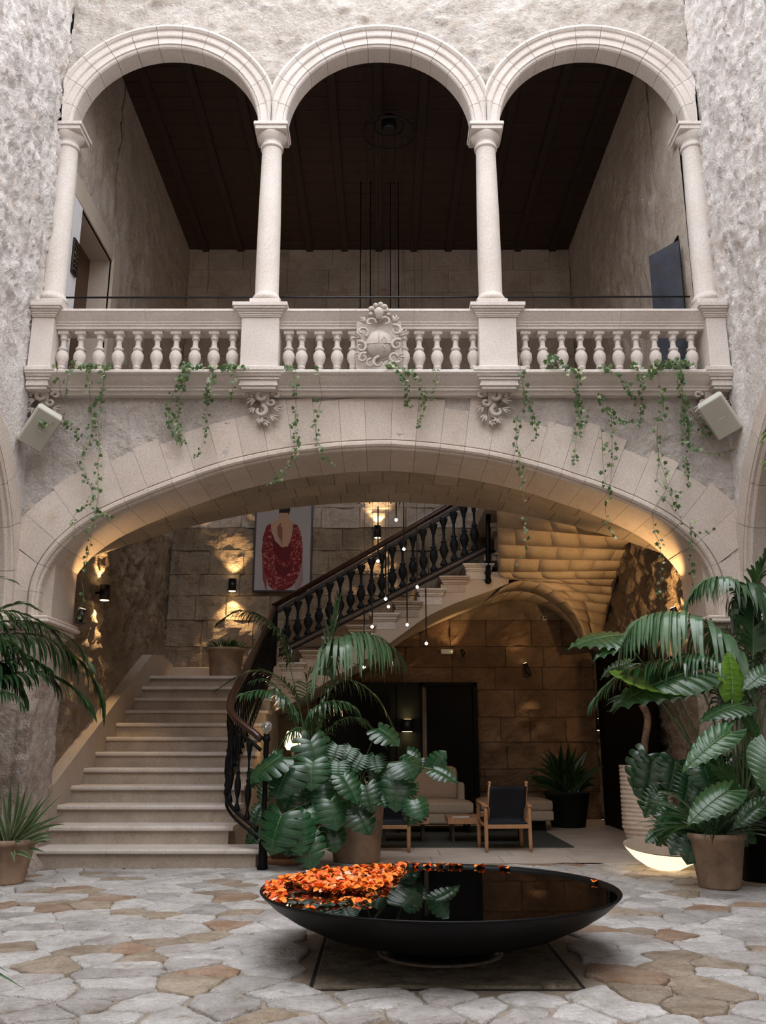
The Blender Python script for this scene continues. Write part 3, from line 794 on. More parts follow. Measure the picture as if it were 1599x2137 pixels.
# ---- balustrades
def vase_profile(h, r):
    return [(r*.55,0),(r*.95,.03*h),(r*.8,.07*h),(r*.45,.12*h),(r*.35,.16*h),(r*.75,.24*h),(r*1.0,.32*h),(r*.85,.40*h),(r*.45,.47*h),(r*.75,.50*h),(r*.40,.53*h),(r*.28,.62*h),(r*.30,.76*h),(r*.5,.79*h),(r*.45,.82*h),(r*.85,.92*h),(r*.95,.97*h),(r*.9,h)]
b2 = thing('upper_stair_balustrade', 'black turned-baluster balustrade climbing right with a dark wooden handrail', 'balustrade', tuple(at(582,1352,FS)))
hr = [at(574,1262,FS), at(925,1062,FS), at(1022,1006,FS)]
def bar(p, q, w, h, y0, y1, mb):
    for _ in (0,):
        b = mb.add([(p.x,y0,p.z-h/2),(p.x,y1,p.z-h/2),(p.x,y1,p.z+h/2),(p.x,y0,p.z+h/2),(q.x,y0,q.z-h/2),(q.x,y1,q.z-h/2),(q.x,y1,q.z+h/2),(q.x,y0,q.z+h/2)])
        for f in ((0,1,2,3),(7,6,5,4),(0,4,5,1),(1,5,6,2),(2,6,7,3),(3,7,4,0)): mb.face([b+i for i in f])
m1 = MB(); m1.tube([hr[0]+V(0,0,-.01), hr[1]+V(0,0,-.01), hr[2]], [.062]*3, 10, flat=.75); child(m1, 'handrail', M_rail, b2)
m1 = MB(); bar(hr[0]+V(0,0,-.115), hr[2]+V(0,0,-.115), 0, .05, FS-.03, FS+.03, m1); child(m1, 'sub_rail', M_beam, b2)
m1 = MB(); bar(hr[0]+V(0,0,-.17), hr[2]+V(0,0,-.17), 0, .022, FS-.025, FS+.025, m1); child(m1, 'top_bar', M_iron, b2)
br = [at(582,1356,FS), at(1020,1136,FS)]
m1 = MB(); bar(br[0], br[1], 0, .03, FS-.03, FS+.03, m1); child(m1, 'bottom_bar', M_iron, b2)
m1 = MB(); bar(br[0]+V(0,0,-.05), br[1]+V(0,0,-.05), 0, .05, FS-.02, FS+.04, m1); child(m1, 'bottom_rail', M_strip, b2, 'brown timber strip under the black balusters')
m1 = MB(); bar(br[0]+V(0,0,-.105), br[1]+V(0,0,-.105), 0, .03, FS-.03, FS+.03, m1); child(m1, 'lower_bar', M_iron, b2)
bx = [602+21.7*i for i in range(19)]
bme = None
for x in bx:
    t = (at(x, 1200, FS).x-br[0].x)/(br[1].x-br[0].x); zb = br[0].z+(br[1].z-br[0].z)*t
    X = br[0].x+(br[1].x-br[0].x)*t; th_ = hr[0].z+(hr[2].z-hr[0].z)*(X-hr[0].x)/(hr[2].x-hr[0].x)-.17
    if bme is None: bme = MB().lathe(vase_profile(1.0, .078), 10).mesh('baluster', M_iron)
    o = link('baluster', bme, b2); o.location = V(X, FS, zb)-Vector(b2.location); o.scale = (1, .45, th_-zb)
m1 = MB(); pb = at(1019, 1212, FS-.05); m1.tube([pb, at(1019,1160,FS-.05), at(1019,1012,FS-.05)], .045, 8); m1.sphere(pb+V(0,0,-.0), .06); m1.sphere(pb+V(0,0,.13), .06, sc=(1,1,.5)); m1.tube([at(1019,1150,FS-.05), at(1033,1150,FS)], .025); child(m1, 'newel_post', M_iron, b2)
m1 = MB(); m1.cbox(hr[0].x-.05, hr[0].x+.05, FS-.05, FS+.05, at(578,1390,FS).z, hr[0].z+.02, .01); child(m1, 'corner_post', M_iron, b2)
# lower flight balustrade
b1 = thing('lower_stair_balustrade', 'curving dark wooden handrail on black vase-shaped balusters at the foot of the stair', 'balustrade', (-1.33, 10.44, 0))
rp = [(545,1543,10.44),(530,1529,10.47),(516,1519,10.52),(495,1502,10.62),(482,1485,10.78),(481,1468,11.0),(488,1446,11.3),(511,1402,12.0),(530,1360,12.8),(557,1305,14.1),(573,1268,15.1)]
rw = spline([at(*q) for q in rp], 90)
m1 = MB(); m1.tube(rw, .048, 12, flat=.85); child(m1, 'handrail', M_rail, b1)
m1 = MB(); m1.tube([p+V(0,0,-.12) for p in rw], .022, 6); child(m1, 'top_bar', M_iron, b1)
lowr = [p+V(0,0,-(.99-.0*i)) for i, p in enumerate(rw)]
for i, p in enumerate(lowr):
    p.z = max(p.z, .27)
m1 = MB(); m1.tube(lowr, .028, 8, flat=.8); child(m1, 'bottom_bar', M_iron, b1)
m1 = MB(); m1.tube([p+V(0,0,-.08) for p in lowr], .018, 6); child(m1, 'lower_bar', M_iron, b1)
for i in range(3, 89, 3):
    p, q = lowr[i], rw[i]; h = q.z-.13-p.z
    o = link('baluster', bme, b1); o.location = V(p.x, p.y, p.z)-Vector(b1.location); o.scale = (.50, .50, h)
m1 = MB(); m1.lathe([(.05,0),(.065,.02),(.05,.06),(.055,.12),(.045,.2),(.05,.28),(.03,.32),(.026,1.2),(.032,1.22),(.03,1.36),(.045,1.38),(.045,1.41),(.03,1.43),(.04,1.45)], 14); o = m1.build('newel_post', M_iron, b1)
m1 = MB(); m1.sphere((0,0,1.53), .062, 16, 12); m1.lathe([(.02,1.44),(.03,1.455),(.02,1.48)], 12); m1.build('glass_finial', M_glass, b1, label='clear glass ball finial')
# ================================================================== LOGGIA
CX = (-1.48, 1.37)
def column(x, label, side=0):
    t = thing('stone_column', label, 'column', (x, FY+.13, 6.52), group=None)
    MB().cbox(-.19, .19, -.19, .19, .0, .21, .008).build('plinth', M_carved, t)
    m = MB(); m.lathe([(.165,.21),(.185,.23),(.19,.255),(.18,.285),(.16,.30),(.158,.32)], 32); m.build('base', M_carved, t)
    m = MB(); m.lathe([(.158,.32),(.150,.35),(.151,.9),(.146,1.5),(.136,2.1),(.130,2.46),(.135,2.48)], 32, caps=False); m.build('shaft', M_carved, t)
    m = MB(); m.lathe([(.130,2.46),(.150,2.475),(.152,2.50),(.135,2.51),(.133,2.56),(.15,2.575),(.165,2.60),(.19,2.64),(.198,2.665)], 32)
    m.cbox(-.205, .205, -.205, .205, 2.665, 2.72, .006); m.cbox(-.225, .225, -.225, .225, 2.72, 2.772, .008); m.build('capital', M_carved, t)
column(CX[0], 'round pale stone column between the left and middle loggia arches')
column(CX[1], 'round pale stone column between the middle and right loggia arches')
column(-4.20, 'pale stone half column against the left courtyard wall')
column(4.12, 'pale stone half column against the right courtyard wall')
# balustrade
bal = thing('loggia_balustrade', 'carved stone balustrade of bulbous balusters along the upper loggia', 'balustrade', (0, FY-.1, 5.5))
def ext(name, poly, x0, x1, label=None): return child(MB().prism(poly, x0, x1, 'x'), name, M_carved, bal, label)
railp = [(10.24,6.47),(9.83,6.47),(9.815,6.455),(9.815,6.435),(9.83,6.425),(9.85,6.40),(9.89,6.355),(9.905,6.34),(9.905,6.325),(9.92,6.32),(9.92,6.295),(9.935,6.29),(9.935,6.255),(10.20,6.255)]
cut = [XL, -2.9, -1.75, -.52, .38, 1.6, 2.9, XR]
for a, b in zip(cut, cut[1:]): ext('cap_rail', railp, a+.001, b-.001)
basep = [(10.30,5.66),(9.80,5.66),(9.785,5.645),(9.785,5.62),(9.80,5.605),(9.83,5.59),(9.88,5.55),(9.93,5.52),(9.945,5.51),(9.945,5.495),(9.965,5.49),(9.965,5.46),(10.0,5.45),(10.02,5.42),(10.3,5.42)]
for a, b in zip(cut, cut[1:]): ext('base_cornice', basep, a+.001, b-.001)
def pedestal(x, w=.228, clampl=None):
    m = MB(); L = lambda v: max(v, XL) ; H = lambda v: min(v, XR)
    m.cbox(L(x-w), H(x+w), 9.84, 10.28, 5.72, 6.36, .006)
    m.cbox(L(x-w-.012), H(x+w+.012), 9.825, 10.28, 5.69, 5.725, .004)
    for z0, z1, e in ((6.36,6.375,.02),(6.375,6.395,.03),(6.395,6.42,.045),(6.42,6.445,.065),(6.445,6.47,.09),(6.47,6.52,.105)):
        m.cbox(L(x-w-e), H(x+w+e), 9.84-e, 10.30, z0, z1, .004)
    for z0, z1, e in ((5.645,5.695,.085),(5.615,5.645,.065),(5.585,5.615,.045),(5.55,5.585,.02),(5.50,5.55,-.005),(5.475,5.50,.005),(5.44,5.475,-.02)):
        m.cbox(L(x-w-e), H(x+w+e), 9.85-e*.9, 10.30, z0, z1, .004)
    child(m, 'pedestal', M_carved, bal)
for x in (CX[0]-.01, CX[1]+.02): pedestal(x)
pedestal(-4.20, .20); pedestal(4.13, .20)
bprof = [(.066,0),(.066,.02),(.055,.035),(.042,.075),(.036,.105),(.047,.115),(.047,.135),(.040,.145),(.050,.155),(.050,.175),(.058,.19),(.072,.225),(.077,.26),(.072,.30),(.055,.33),(.042,.345),(.058,.355),(.058,.375),(.044,.385),(.034,.41),(.032,.46),(.036,.485),(.048,.49),(.048,.505),(.040,.515),(.052,.54),(.060,.55)]
bm = MB().lathe(bprof, 18); bm.cbox(-.065,.065,-.065,.065,.548,.60,.006); bm.cbox(-.062,.062,-.062,.062,-.01,.012,.004)
bme2 = bm.mesh('baluster', M_carved)
bpx = [132,168,208,248,288,328,367.5,407.5,447,485.5,519,603,630,667,704,737.5, 843,875,912.5,951,988,1065,1097,1133,1173,1212,1250.5,1290,1328,1367,1405.5,1443]
for px in bpx:
    X = at(px, 730, 10.03).x
    o = link('baluster', bme2, bal); o.location = V(X, 10.03, 5.655)-Vector(bal.location)
# coat of arms
ca = thing('coat_of_arms', 'carved oval shield with scrolls and a plumed crest at the middle of the stone balustrade', 'carving', (at(791,720,9.85).x, 9.86, 5.66))
MB().cbox(-.275, .275, .04, .30, 0.0, .80, .008).build('panel', M_carved, ca)
def oval(m, cx, cz, rx, rz, y, d, n=28, k=5):
    b0 = None; rings = []
    for j in range(k+1):
        t = j/k; a = t*PI/2
        rings.append(m.add([V(cx+rx*math.cos(a)*math.cos(2*PI*i/n), y-d*math.sin(a), cz+rz*math.cos(a)*math.sin(2*PI*i/n)) for i in range(n)]))
    for a, b in zip(rings, rings[1:]):
        for i in range(n): m.face([a+i, a+(i+1) % n, b+(i+1) % n, b+i], 0, True)
m = MB(); oval(m, .0, .355, .185, .195, .04, .11); oval(m, 0, .355, .21, .22, .045, .06); m.build('shield', M_ornate, ca)
m = MB(); m.tube([V(.0+.165*math.cos(a), -.055-.01, .35+.0*a) for a in (PI, PI/2+.3)] if False else [V(-.15, -.035, .345), V(-.05,-.068,.34), V(.08,-.065,.345), V(.16,-.03,.35)], .006, 5); m.tube([V(0,-.07,.35), V(.0,-.06,.46), V(0,-.03,.53)], .005, 5); m.tube([V(.03,-.066,.37),V(.06,-.06,.43),V(.09,-.055,.37),V(.03,-.066,.37)], .006, 5); m.tube([V(.06,-.066,.30),V(.09,-.055,.26),V(.05,-.06,.23)], .007, 5); m.build('relief', M_ornate, ca)
def scroll(m, c, r, a0, turns, thick, y=-.02, flip=1, dz=1):
    pts = []; rr = []
    for i in range(22):
        t = i/21; a = a0+flip*turns*2*PI*t; q = r*(1-.72*t); pts.append(V(c[0]+q*math.cos(a), y-.03*t, c[1]+q*math.sin(a)*dz)); rr.append(thick*(1-.5*t))
    m.tube(pts, rr, 7)
def leafy(m, c, L, ang, w=.35, y=-.01, n=3):
    for k in range(n):
        a = ang+(k-(n-1)/2)*.45; d = V(math.cos(a), 0, math.sin(a)); s_ = V(-d.z, 0, d.x); l = L*(1-.15*abs(k-(n-1)/2)); p = V(c[0], y, c[1])
        m.tube([p, p+d*l*.4+V(0,-.02,0), p+d*l*.8+V(0,-.03,0)+s_*.01, p+d*l+V(0,-.01,0)+s_*.03], [L*w*.25, L*w*.5, L*w*.35, L*w*.08], 6, flat=.6)
spec = [((-.20,.50),.075,-1,.9,1,.022),((-.22,.30),.08,2,1.0,-1,.024),((-.19,.16),.07,1,1.1,1,.024),((.20,.52),.08,2,.9,-1,.022),((.22,.33),.08,1,1.0,1,.024),((.19,.17),.09,.5,1.1,-1,.024),((-.10,.62),.07,0,.8,1,.020),((.08,.63),.08,3,.8,-1,.020),((.0,.10),.08,1.5,.8,1,.022),((.11,.09),.06,1.5,1,-1,.02),((-.10,.09),.06,1.5,1,1,.02)]
for c_, r_, a0, tr, fl_, th_ in spec:
    m = MB(); scroll(m, c_, r_, a0, tr, th_, flip=fl_); m.build('scroll', M_ornate, ca)
for c_, L_, a_ in [((-.22,.42),.12,2.6),((.24,.45),.13,.5),((-.2,.22),.12,3.6),((.2,.2),.12,-.5),((-.17,.62),.10,2.1),((.18,.62),.12,1.1),((-.06,.03),.09,-1.9),((.06,.03),.09,-1.2)]:
    m = MB(); leafy(m, c_, L_, a_); m.build('acanthus_leaf', M_ornate, ca)
m = MB(); m.lathe([(.035,.66),(.04,.70),(.055,.725),(.06,.76),(.045,.80),(.02,.825),(.002,.83)], 14, c=(0,-.03,0)); m.build('helmet', M_ornate, ca)
m = MB()
for x, z, r_ in ((-.09,.80,.042),(-.10,.735,.030),(-.04,.85,.035),(.02,.865,.035),(.07,.83,.040),(.10,.78,.035),(.115,.73,.028),(.04,.84,.03)): m.sphere((x,-.03,z), r_, 9, 6)
m.build('plume', M_ornate, ca)
# corbels
def corbel(px, label, s=1, half=0):
    c = at(px, 806, 9.95); t = thing('scroll_corbel', label, 'carving', (c.x, FY, 5.49)); t.scale = (1.12, 1.0, 1.06)
    for (a, z), r_, a0, tr, fl_, th_ in [((.02,-.09),.085,1.9,.75,-1,.036),((.05,-.26),.075,1.9,.85,1,.032),((-.12,-.08),.05,0,.9,1,.026),((-.07,-.16),.045,0,.9,-1,.024),((.13,-.08),.04,3,.8,-1,.02),((0,-.36),.045,2,.7,-1,.022)]:
        if half and (a*s)*half < -.03: continue
        m = MB(); scroll(m, (a*s, z), r_, a0 if s > 0 else PI-a0, tr, th_, y=-.11+.22*(-z)*.6, flip=fl_*s); m.build('scroll', M_ornate, t)
    for (a, z), L_, an in [((.10,-.12),.12,-.4),((.11,-.22),.10,-.7),((.05,-.33),.10,-1.3),((-.10,-.20),.11,-2.4),((-.07,-.30),.11,-2.2),((-.01,-.36),.09,-1.7),((.13,-.05),.09,.1)]:
        m = MB(); leafy(m, (a*s, z), L_, an if s > 0 else PI-an, .4, y=-.09+.1*(-z), n=3); m.build('acanthus_leaf', M_ornate, t)
    m = MB(); m.prism([(-.0,.0),(-.12,.0),(-.10,-.12),(-.05,-.28),(-.02,-.40),(.05,-.42),(.05,0)], -.045, .045, 'x'); 
    m.build('core', M_ornate, t)
corbel(553, 'leafy scroll corbel under the left loggia column', -1)
corbel(1028, 'leafy scroll corbel under the right loggia column', 1)
corbel(92, 'scroll corbel in the left corner above the loudspeaker', -1, 0)
corbel(1481, 'scroll corbel in the right corner above the loudspeaker', 1, 0)
# safety rail
sr = MB(); sr.tube([at(134,621,FY+.32), at(1443,619,FY+.32)], .013, 8); tag(sr.build('safety_rail', M_black), 'thin black bar stretched behind the loggia columns', 'rail')
# plaque, by the left loggia door
pq = thing('door_plaque', 'black plaque with gilt flourishes beside the left loggia door', 'sign', (IL+.035, 10.56, 7.6))
m = MB(); m.cbox(0, .03, -.09, .09, -.25, .25, .004); m.build('plate', M_black, pq)
M_gilt = plain('gilt', (.42,.30,.10), .4, .8); m = MB()
for k in range(6): scroll(m, (0, 0), .03, k, .8, .004, flip=1) if False else m.tube([V(.034, -.06+.02*i, .19-.075*k+.018*math.sin(i*1.9+k)) for i in range(7)], .004, 4)
m.build('gilt_lines', M_gilt, pq)
# door leaf in the right doorway
dl = thing('open_door_leaf', 'dark steel door leaf standing open at the right loggia doorway', 'door', (3.75, 10.65, FL2))
q = [at(1354,535,10.85), at(1421,531,10.45), at(1428,760,10.45), at(1362,760,10.85)]
m = MB(); a_ = V(q[0].x, q[0].y, 0); b_ = V(at(1424,600,10.45).x, 10.45, 0); zt_ = q[0].z
b = m.add([(a_.x,a_.y,FL2),(b_.x,b_.y,FL2),(b_.x,b_.y,zt_),(a_.x,a_.y,zt_),(a_.x+.03,a_.y+.05,FL2),(b_.x+.03,b_.y+.05,FL2),(b_.x+.03,b_.y+.05,zt_),(a_.x+.03,a_.y+.05,zt_)])
for f in ((0,1,2,3),(7,6,5,4),(0,4,5,1),(1,5,6,2),(2,6,7,3),(3,7,4,0)): m.face([b+i for i in f])
M_leafdoor = stone('patina_steel', (.022,.024,.032), (.055,.060,.078), (.07,.04,.028), big=2.5, fine=30, bump=.1, rough=.35)
child(m, 'leaf', M_leafdoor, dl)
# ring chandelier under the loggia ceiling
rc = thing('ring_chandelier', 'dark ring chandelier hanging under the loggia ceiling', 'lamp', tuple(at(812,278,12.6)))
m = MB(); m.tube([V(.42*math.cos(a), .42*math.sin(a), .0) for a in lin(0, 2*PI, 40)], .016, 6); m.build('ring', M_black, rc)
m = MB(); m.tube([V(.24*math.cos(a), .24*math.sin(a), .12) for a in lin(0, 2*PI, 30)], .014, 6); m.lathe([(.10,.05),(.12,.08),(.12,.30),(.05,.34)], 16)
for k in range(3): a = k*2.09+.5; m.tube([V(.42*math.cos(a), .42*math.sin(a), 0), V(0,0,.34)], .006, 4)
m.build('hub', M_black, rc)
m = MB(); m.tube([V(0,0,.34), V(0,0,CEIL-.13-rc.location.z)], .01, 5); m.build('stem', M_black, rc)
# loudspeakers
def speaker(px, py, s, label):
    c = at(px, py, 9.80); t = thing('loudspeaker', label, 'speaker', tuple(c)); 
    n_ = V(.30*s, -.80, -.52).normalized(); u_ = (V(.50*s, 0, 1)-n_*V(.50*s, 0, 1).dot(n_)).normalized(); t.rotation_euler = Matrix(((u_.cross(n_)).normalized()*1, -n_, u_)).transposed().to_euler()
    w_, d_, h_ = .155, .12, .24
    MB().cbox(-w_, w_, -d_+.02, d_, -h_, h_, .022).build('cabinet', M_speaker, t)
    MB().cbox(-w_+.008, w_-.008, -d_-.004, -d_+.03, -h_+.008, h_-.008, .012).build('grille', M_grille, t)
    MB().cbox(-.02, .05, -d_-.007, -d_-.002, -.02, -.010, .001).build('badge', M_speaker, t)
    m = MB(); m.tube([V(-s*-.0, d_, .05), V(s*.0-s*.10, d_+.10, .0), V(-s*.16, d_+.20, -.02)], .018, 6); m.cbox(-.04, .04, d_-.01, d_+.03, -.05, .08, .005); m.build('bracket', M_black, t)
speaker(84, 893, 1, 'tilted beige loudspeaker on the left courtyard wall')
speaker(1502, 868, -1, 'tilted beige loudspeaker on the right courtyard wall')

# ================================================================== LAMPS
def spot(loc, to, power, angle=70, blend=.6, col=(1,.66,.32), size=.03, name='lamp_beam', parent=None):
    l = bpy.data.lights.new(name, 'SPOT'); l.energy = power; l.spot_size = math.radians(angle); l.spot_blend = blend; l.color = col; l.shadow_soft_size = size
    o = bpy.data.objects.new(name, l); C.objects.link(o); o.location = loc; o.rotation_euler = (Vector(to)-Vector(loc)).to_track_quat('-Z', 'Y').to_euler()
    return o
def point(loc, power, col=(1,.66,.32), size=.05):
    l = bpy.data.lights.new('lamp_light', 'POINT'); l.energy = power; l.color = col; l.shadow_soft_size = size
    o = bpy.data.objects.new('lamp_light', l); C.objects.link(o); o.location = loc; return o
def sconce(pos, wall, label, up=9, down=16, h=.16, r=.055, ang=85):
    # wall: unit vector from the wall into the room
    w_ = Vector(wall); t = thing('wall_sconce', label, 'lamp', tuple(pos))
    m = MB(); m.lathe([(r*.8,-h/2+.004),(r,-h/2),(r,h/2),(r*.8,h/2-.004)], 20); m.build('housing', M_black, t)
    m = MB(); m.lathe([(r*.82,-h/2-.001),(r*.82,-h/2+.003)], 16); m.build('lens', M_glow, t)
    m = MB(); m.lathe([(r*.82,h/2-.003),(r*.82,h/2+.001)], 16); m.build('lens', M_glow, t)
    m = MB(); m.tube([V(0,0,0), -w_*(r+.06)], .02, 6); m.build('mount', M_black, t)
    p = Vector(pos)
    if down: spot(p+V(0,0,-h/2-.012), p+V(0,0,-2)-w_*.22, down, ang)
    if up: spot(p+V(0,0,h/2+.012), p+V(0,0,2)-w_*.22, up, ang)
sconce(at(485,1221,BY-.13), (0,-1,0), 'black cylinder sconce on the back wall left of the picture', 60, 80, .24, .075)
sconce(at(788,1110,BY-.13), (0,-1,0), 'black cylinder sconce above the upper stair rail', 60, 60, .24, .07)
sconce(atX(219,1237,IL+.13), (1,0,0), 'black cylinder sconce on the rough left stair wall', 60, 70, .22, .075)
sconce(at(850,1514,BY-.36), (0,-1,0), 'black half-moon sconce on the dark panelled wall', 2.2, 2.2, .22, .11, 110)
sconce(atX(1264,1512,IR-.12) if False else V(IR-.13, 16.1, at(1264,1512,16.1).z), (-1,0,0), 'black sconce at the right edge of the hall back wall', 3, 4, .2, .09)
def spotlamp(pos, aim, label, power, ang=70, L=.16, lens=True):
    p = Vector(pos); d = (Vector(aim)-p).normalized(); t = thing('spotlight', label, 'lamp', tuple(p))
    m = MB(); m.tube([-d*L*.5, d*L*.5], .042, 14); m.build('barrel', M_black, t)
    m = MB(); m.tube([d*(L*.5), d*(L*.5+.003)], .034, 14); m.build('lens', M_glow, t)
    m = MB(); m.tube([V(0,0,0), V(0,.02,-.09)], .016, 6); m.cbox(-.05,.05,-.04,.06,-.105,-.09,.004); m.build('foot', M_black, t)
    if power: spot(p+d*(L*.5+.01), aim, power, ang, .5, col=(1,.60,.24))
spotlamp((-3.74, 10.93, 2.88), (-3.42, 10.93, 4.2), 'black spotlight on the left impost aimed up at the arch', 34, 75)
spotlamp((3.62, 10.93, 2.90), (3.10, 10.93, 4.2), 'black spotlight on the right impost aimed up at the arch', 80, 95)
# second grazing fitting of the right spot lights the rubble
spotlamp((3.82, 11.0, 2.90), (3.97, 12.6, 3.5), 'black spotlight behind the right impost washing the rubble wall', 230, 95)
sl = at(1101, 1398, BY-.16); spotlamp(sl, sl+V(-.3,.1,1), 'small twin spotlight on the hall back wall', 5, 80, .26)
spot(sl+V(0,-.02,-.2), sl+V(.05,.06,-1), 8, 60, .8)
# hidden-side warm glow comes from this pair high in the hall
spotlamp(at(965,1350,BY-.25)+V(0,0,-.1), at(930,1290,BY), 'small uplight above the hall doorway', 12, 90, .10)
spot(V(3.3, 14.2, 2.9), V(2.2, 14.6, 4.6), 26, 120, .8, col=(1,.62,.28), size=.1)
# pendants
pend = [(827,1085,12.9),(843,1146,13.2),(789,1171,13.1),(871,1225,13.4),(805,1250,13.0),(811,1266,13.6),(777,1308,13.3),(850,1304,13.9),(890,1343,13.6),(760,1392,13.2)]
names = ['highest','upper right','high left','middle right','middle','central','left','low right','lowest right','lowest']
pl = ['thin black pendant with the topmost light tip, above the stair rail','thin black pendant whose tip hangs just right of the topmost one','thin black pendant with its tip on the rail by the stair sconce','thin black pendant with its tip against the balusters on the right','thin black pendant, left one of the close middle pair','thin black pendant, right one of the close middle pair','thin black pendant hanging over the palm crown','thin black pendant before the moulded steps','thin black pendant reaching lowest on the right under the steps','thin black pendant with the lowest tip among the palm fronds']
for (x, y, Y), lb in zip(pend, pl):
    p = at(x, y, Y); t = thing('pendant_lamp', lb, 'lamp', tuple(p), group='pendant lights in the stairwell')
    m = MB(); m.tube([V(0,0,.02), V(0,0,.85)], .0105, 8); m.build('rod', M_black, t)
    m = MB(); m.tube([V(0,0,.85), V(0,0,CEIL-.02-p.z)], .0025, 5); m.build('cable', M_black, t)
    m = MB(); m.sphere((0,0,0), .021, 10, 8); m.build('light_tip', M_tip, t)
for x in (752, 773, 815, 832):
    pt_ = at(x, 560, 14.6); q_ = at(x, 640, 14.6); m = MB(); m.tube([V(pt_.x, 14.6, CEIL-.02), V(q_.x, 14.6, 5.3)], .012, 6)
    tag(m.build('pendant_cable', M_black), 'black pendant rod behind the balustrade, %s' % {752:'leftmost of four',773:'second from the left',815:'third from the left',832:'rightmost of four'}[x], 'cable', 'pendant rods seen through the loggia')
# exit light, camera
t = thing('emergency_light', 'white emergency light box on the hall back wall', 'lamp', tuple(at(933,1360,BY-.09)))
MB().cbox(-.115,.115,-.03,.05,-.045,.045,.008).build('case', M_white, t); m = MB(); m.sphere((.085,-.033,.0), .008, 8, 6); m.build('indicator', M_green, t)
t = thing('security_camera', 'small dark camera high on the hall back wall', 'camera', tuple(at(1137,1290,BY-.10)))
MB().cbox(-.04,.04,-.03,.06,-.04,.04,.01).build('body', M_white, t); m = MB(); m.lathe([(.028,0),(.028,.02)], 14, mat=Matrix.Translation((0,-.03,0)) @ Matrix.Rotation(PI/2,4,'X')); m.build('eye', M_black, t)
# ================================================================== PICTURE
pc0 = at(588, 1235, BY-.12); PW = at(650,1235,BY-.12).x-at(527,1235,BY-.12).x; PH = 1.95
pic = thing('framed_picture', 'tall framed picture of a woman seen from behind in a red fringed shawl', 'picture', (pc0.x, BY-.10, pc0.z))
hw = PW/2
MB().cbox(-hw+.02, hw-.02, -.01, .03, .02, PH-.02, .002).build('canvas', M_canvas, pic)
for x0, x1, z0, z1 in ((-hw,-hw+.03,0,PH),(hw-.03,hw,0,PH),(-hw,hw,0,.03),(-hw,hw,PH-.03,PH)):
    MB().cbox(x0, x1, -.03, .04, z0, z1, .004).build('frame_bar', M_black, pic)
def ppoly(name, pts, lay, mat):          # photo pixels -> picture plane
    m = MB(); q = [at(x, y, BY-.12) for x, y in pts]; m.prism([(a.x-pc0.x, a.z-pc0.z) for a in q], -.012-lay*.001, -.0105-lay*.001+.0002, 'y'); m.build(name, mat, pic)
ppoly('head', [(583,1078),(582,1060),(586,1048),(596,1044),(604,1050),(606,1062),(603,1076)], 0, M_hair)
ppoly('neck_and_back', [(584,1070),(602,1070),(603,1082),(612,1090),(608,1115),(606,1130),(598,1142),(586,1140),(576,1125),(569,1110),(566,1092),(580,1084)], 1, M_skin)
ppoly('back_shade', [(586,1090),(578,1100),(580,1118),(587,1130),(588,1108)], 2, M_skind)
ppoly('spine_shade', [(587,1100),(590,1100),(589,1136),(587,1136)], 3, M_skind)
ppoly('shawl', [(565,1092),(556,1098),(549,1120),(546,1150),(548,1180),(556,1205),(560,1222),(572,1232),(590,1234),(612,1222),(624,1200),(631,1170),(632,1140),(628,1110),(620,1095),(610,1092),(612,1100),(606,1130),(600,1140),(588,1142),(574,1128),(567,1112)], 2, M_shawl)
ppoly('fold', [(568,1112),(575,1130),(588,1144),(600,1142),(608,1130),(606,1165),(596,1172),(582,1168),(570,1150)], 3, M_fold)
ppoly('fold', [(572,1165),(585,1180),(600,1184),(612,1170),(606,1195),(590,1205),(574,1190)], 4, M_fold)
for i in range(16):
    x = 547+i*1.1 if i < 8 else 616+(i-8)*2; y = 1165+i*4 if i < 8 else 1205-(i-8)*5
    ppoly('fringe', [(x, y), (x+.8, y), (x+2.0, y+44), (x+1.2, y+44)], 1, M_fringe)
# ================================================================== HALL JOINERY
dp = thing('panelled_screen', 'dark panelled joinery with a black door along the hall back wall', 'wall panel', (at(845,1600,BY-.25).x, BY-.25, 0))
def wx(px, y=1600): return at(px, y, BY-.25).x-dp.location.x
ht = at(850, 1424, BY-.25).z
def pbox(n, x0, x1, y0, y1, z0, z1, mat): MB().cbox(wx(x0), wx(x1), y0, y1, z0, z1, .008).build(n, mat, dp)
pbox('panel', 660, 826, 0, .2, 0, ht, M_panel); pbox('panel', 828, 878, 0, .2, 0, ht, M_panel)
pbox('moulding', 745, 815, -.015, .01, .3, ht-.25, M_doorbl)
pbox('post', 876, 883, -.03, .2, 0, ht, M_doorbl); pbox('black_door', 893, 990, .02, .2, 0, ht-.06, M_doorbl)
pbox('post', 990, 1000, -.03, .2, 0, ht, M_doorbl); pbox('lintel', 876, 1000, -.03, .2, ht-.07, ht+.0, M_doorbl)
pbox('lit_reveal', 883, 893, .12, .2, 0, ht-.07, M_inner)
spot(at(888,1640,BY-.3)+V(0,-.02,0), at(888,1500,BY-.1), 1.2, 60)
dr = thing('black_panel_door', 'tall black sliding panel along the right hall wall behind the ribbed planter', 'door', (IR-.14, 14.3, 0))
MB().cbox(-.03, .03, -1.55, 1.6, 0, 2.8, .01).build('panel', M_doorbl, dr); MB().cbox(-.06, .0, -1.6, -1.52, 0, 2.84, .01).build('post', M_doorbl, dr); MB().cbox(-.06, .0, 1.56, 1.64, 0, 2.84, .01).build('post', M_doorbl, dr); MB().cbox(-.06,.06,-1.6,1.64,2.8,2.9,.01).build('top_rail', M_black, dr)

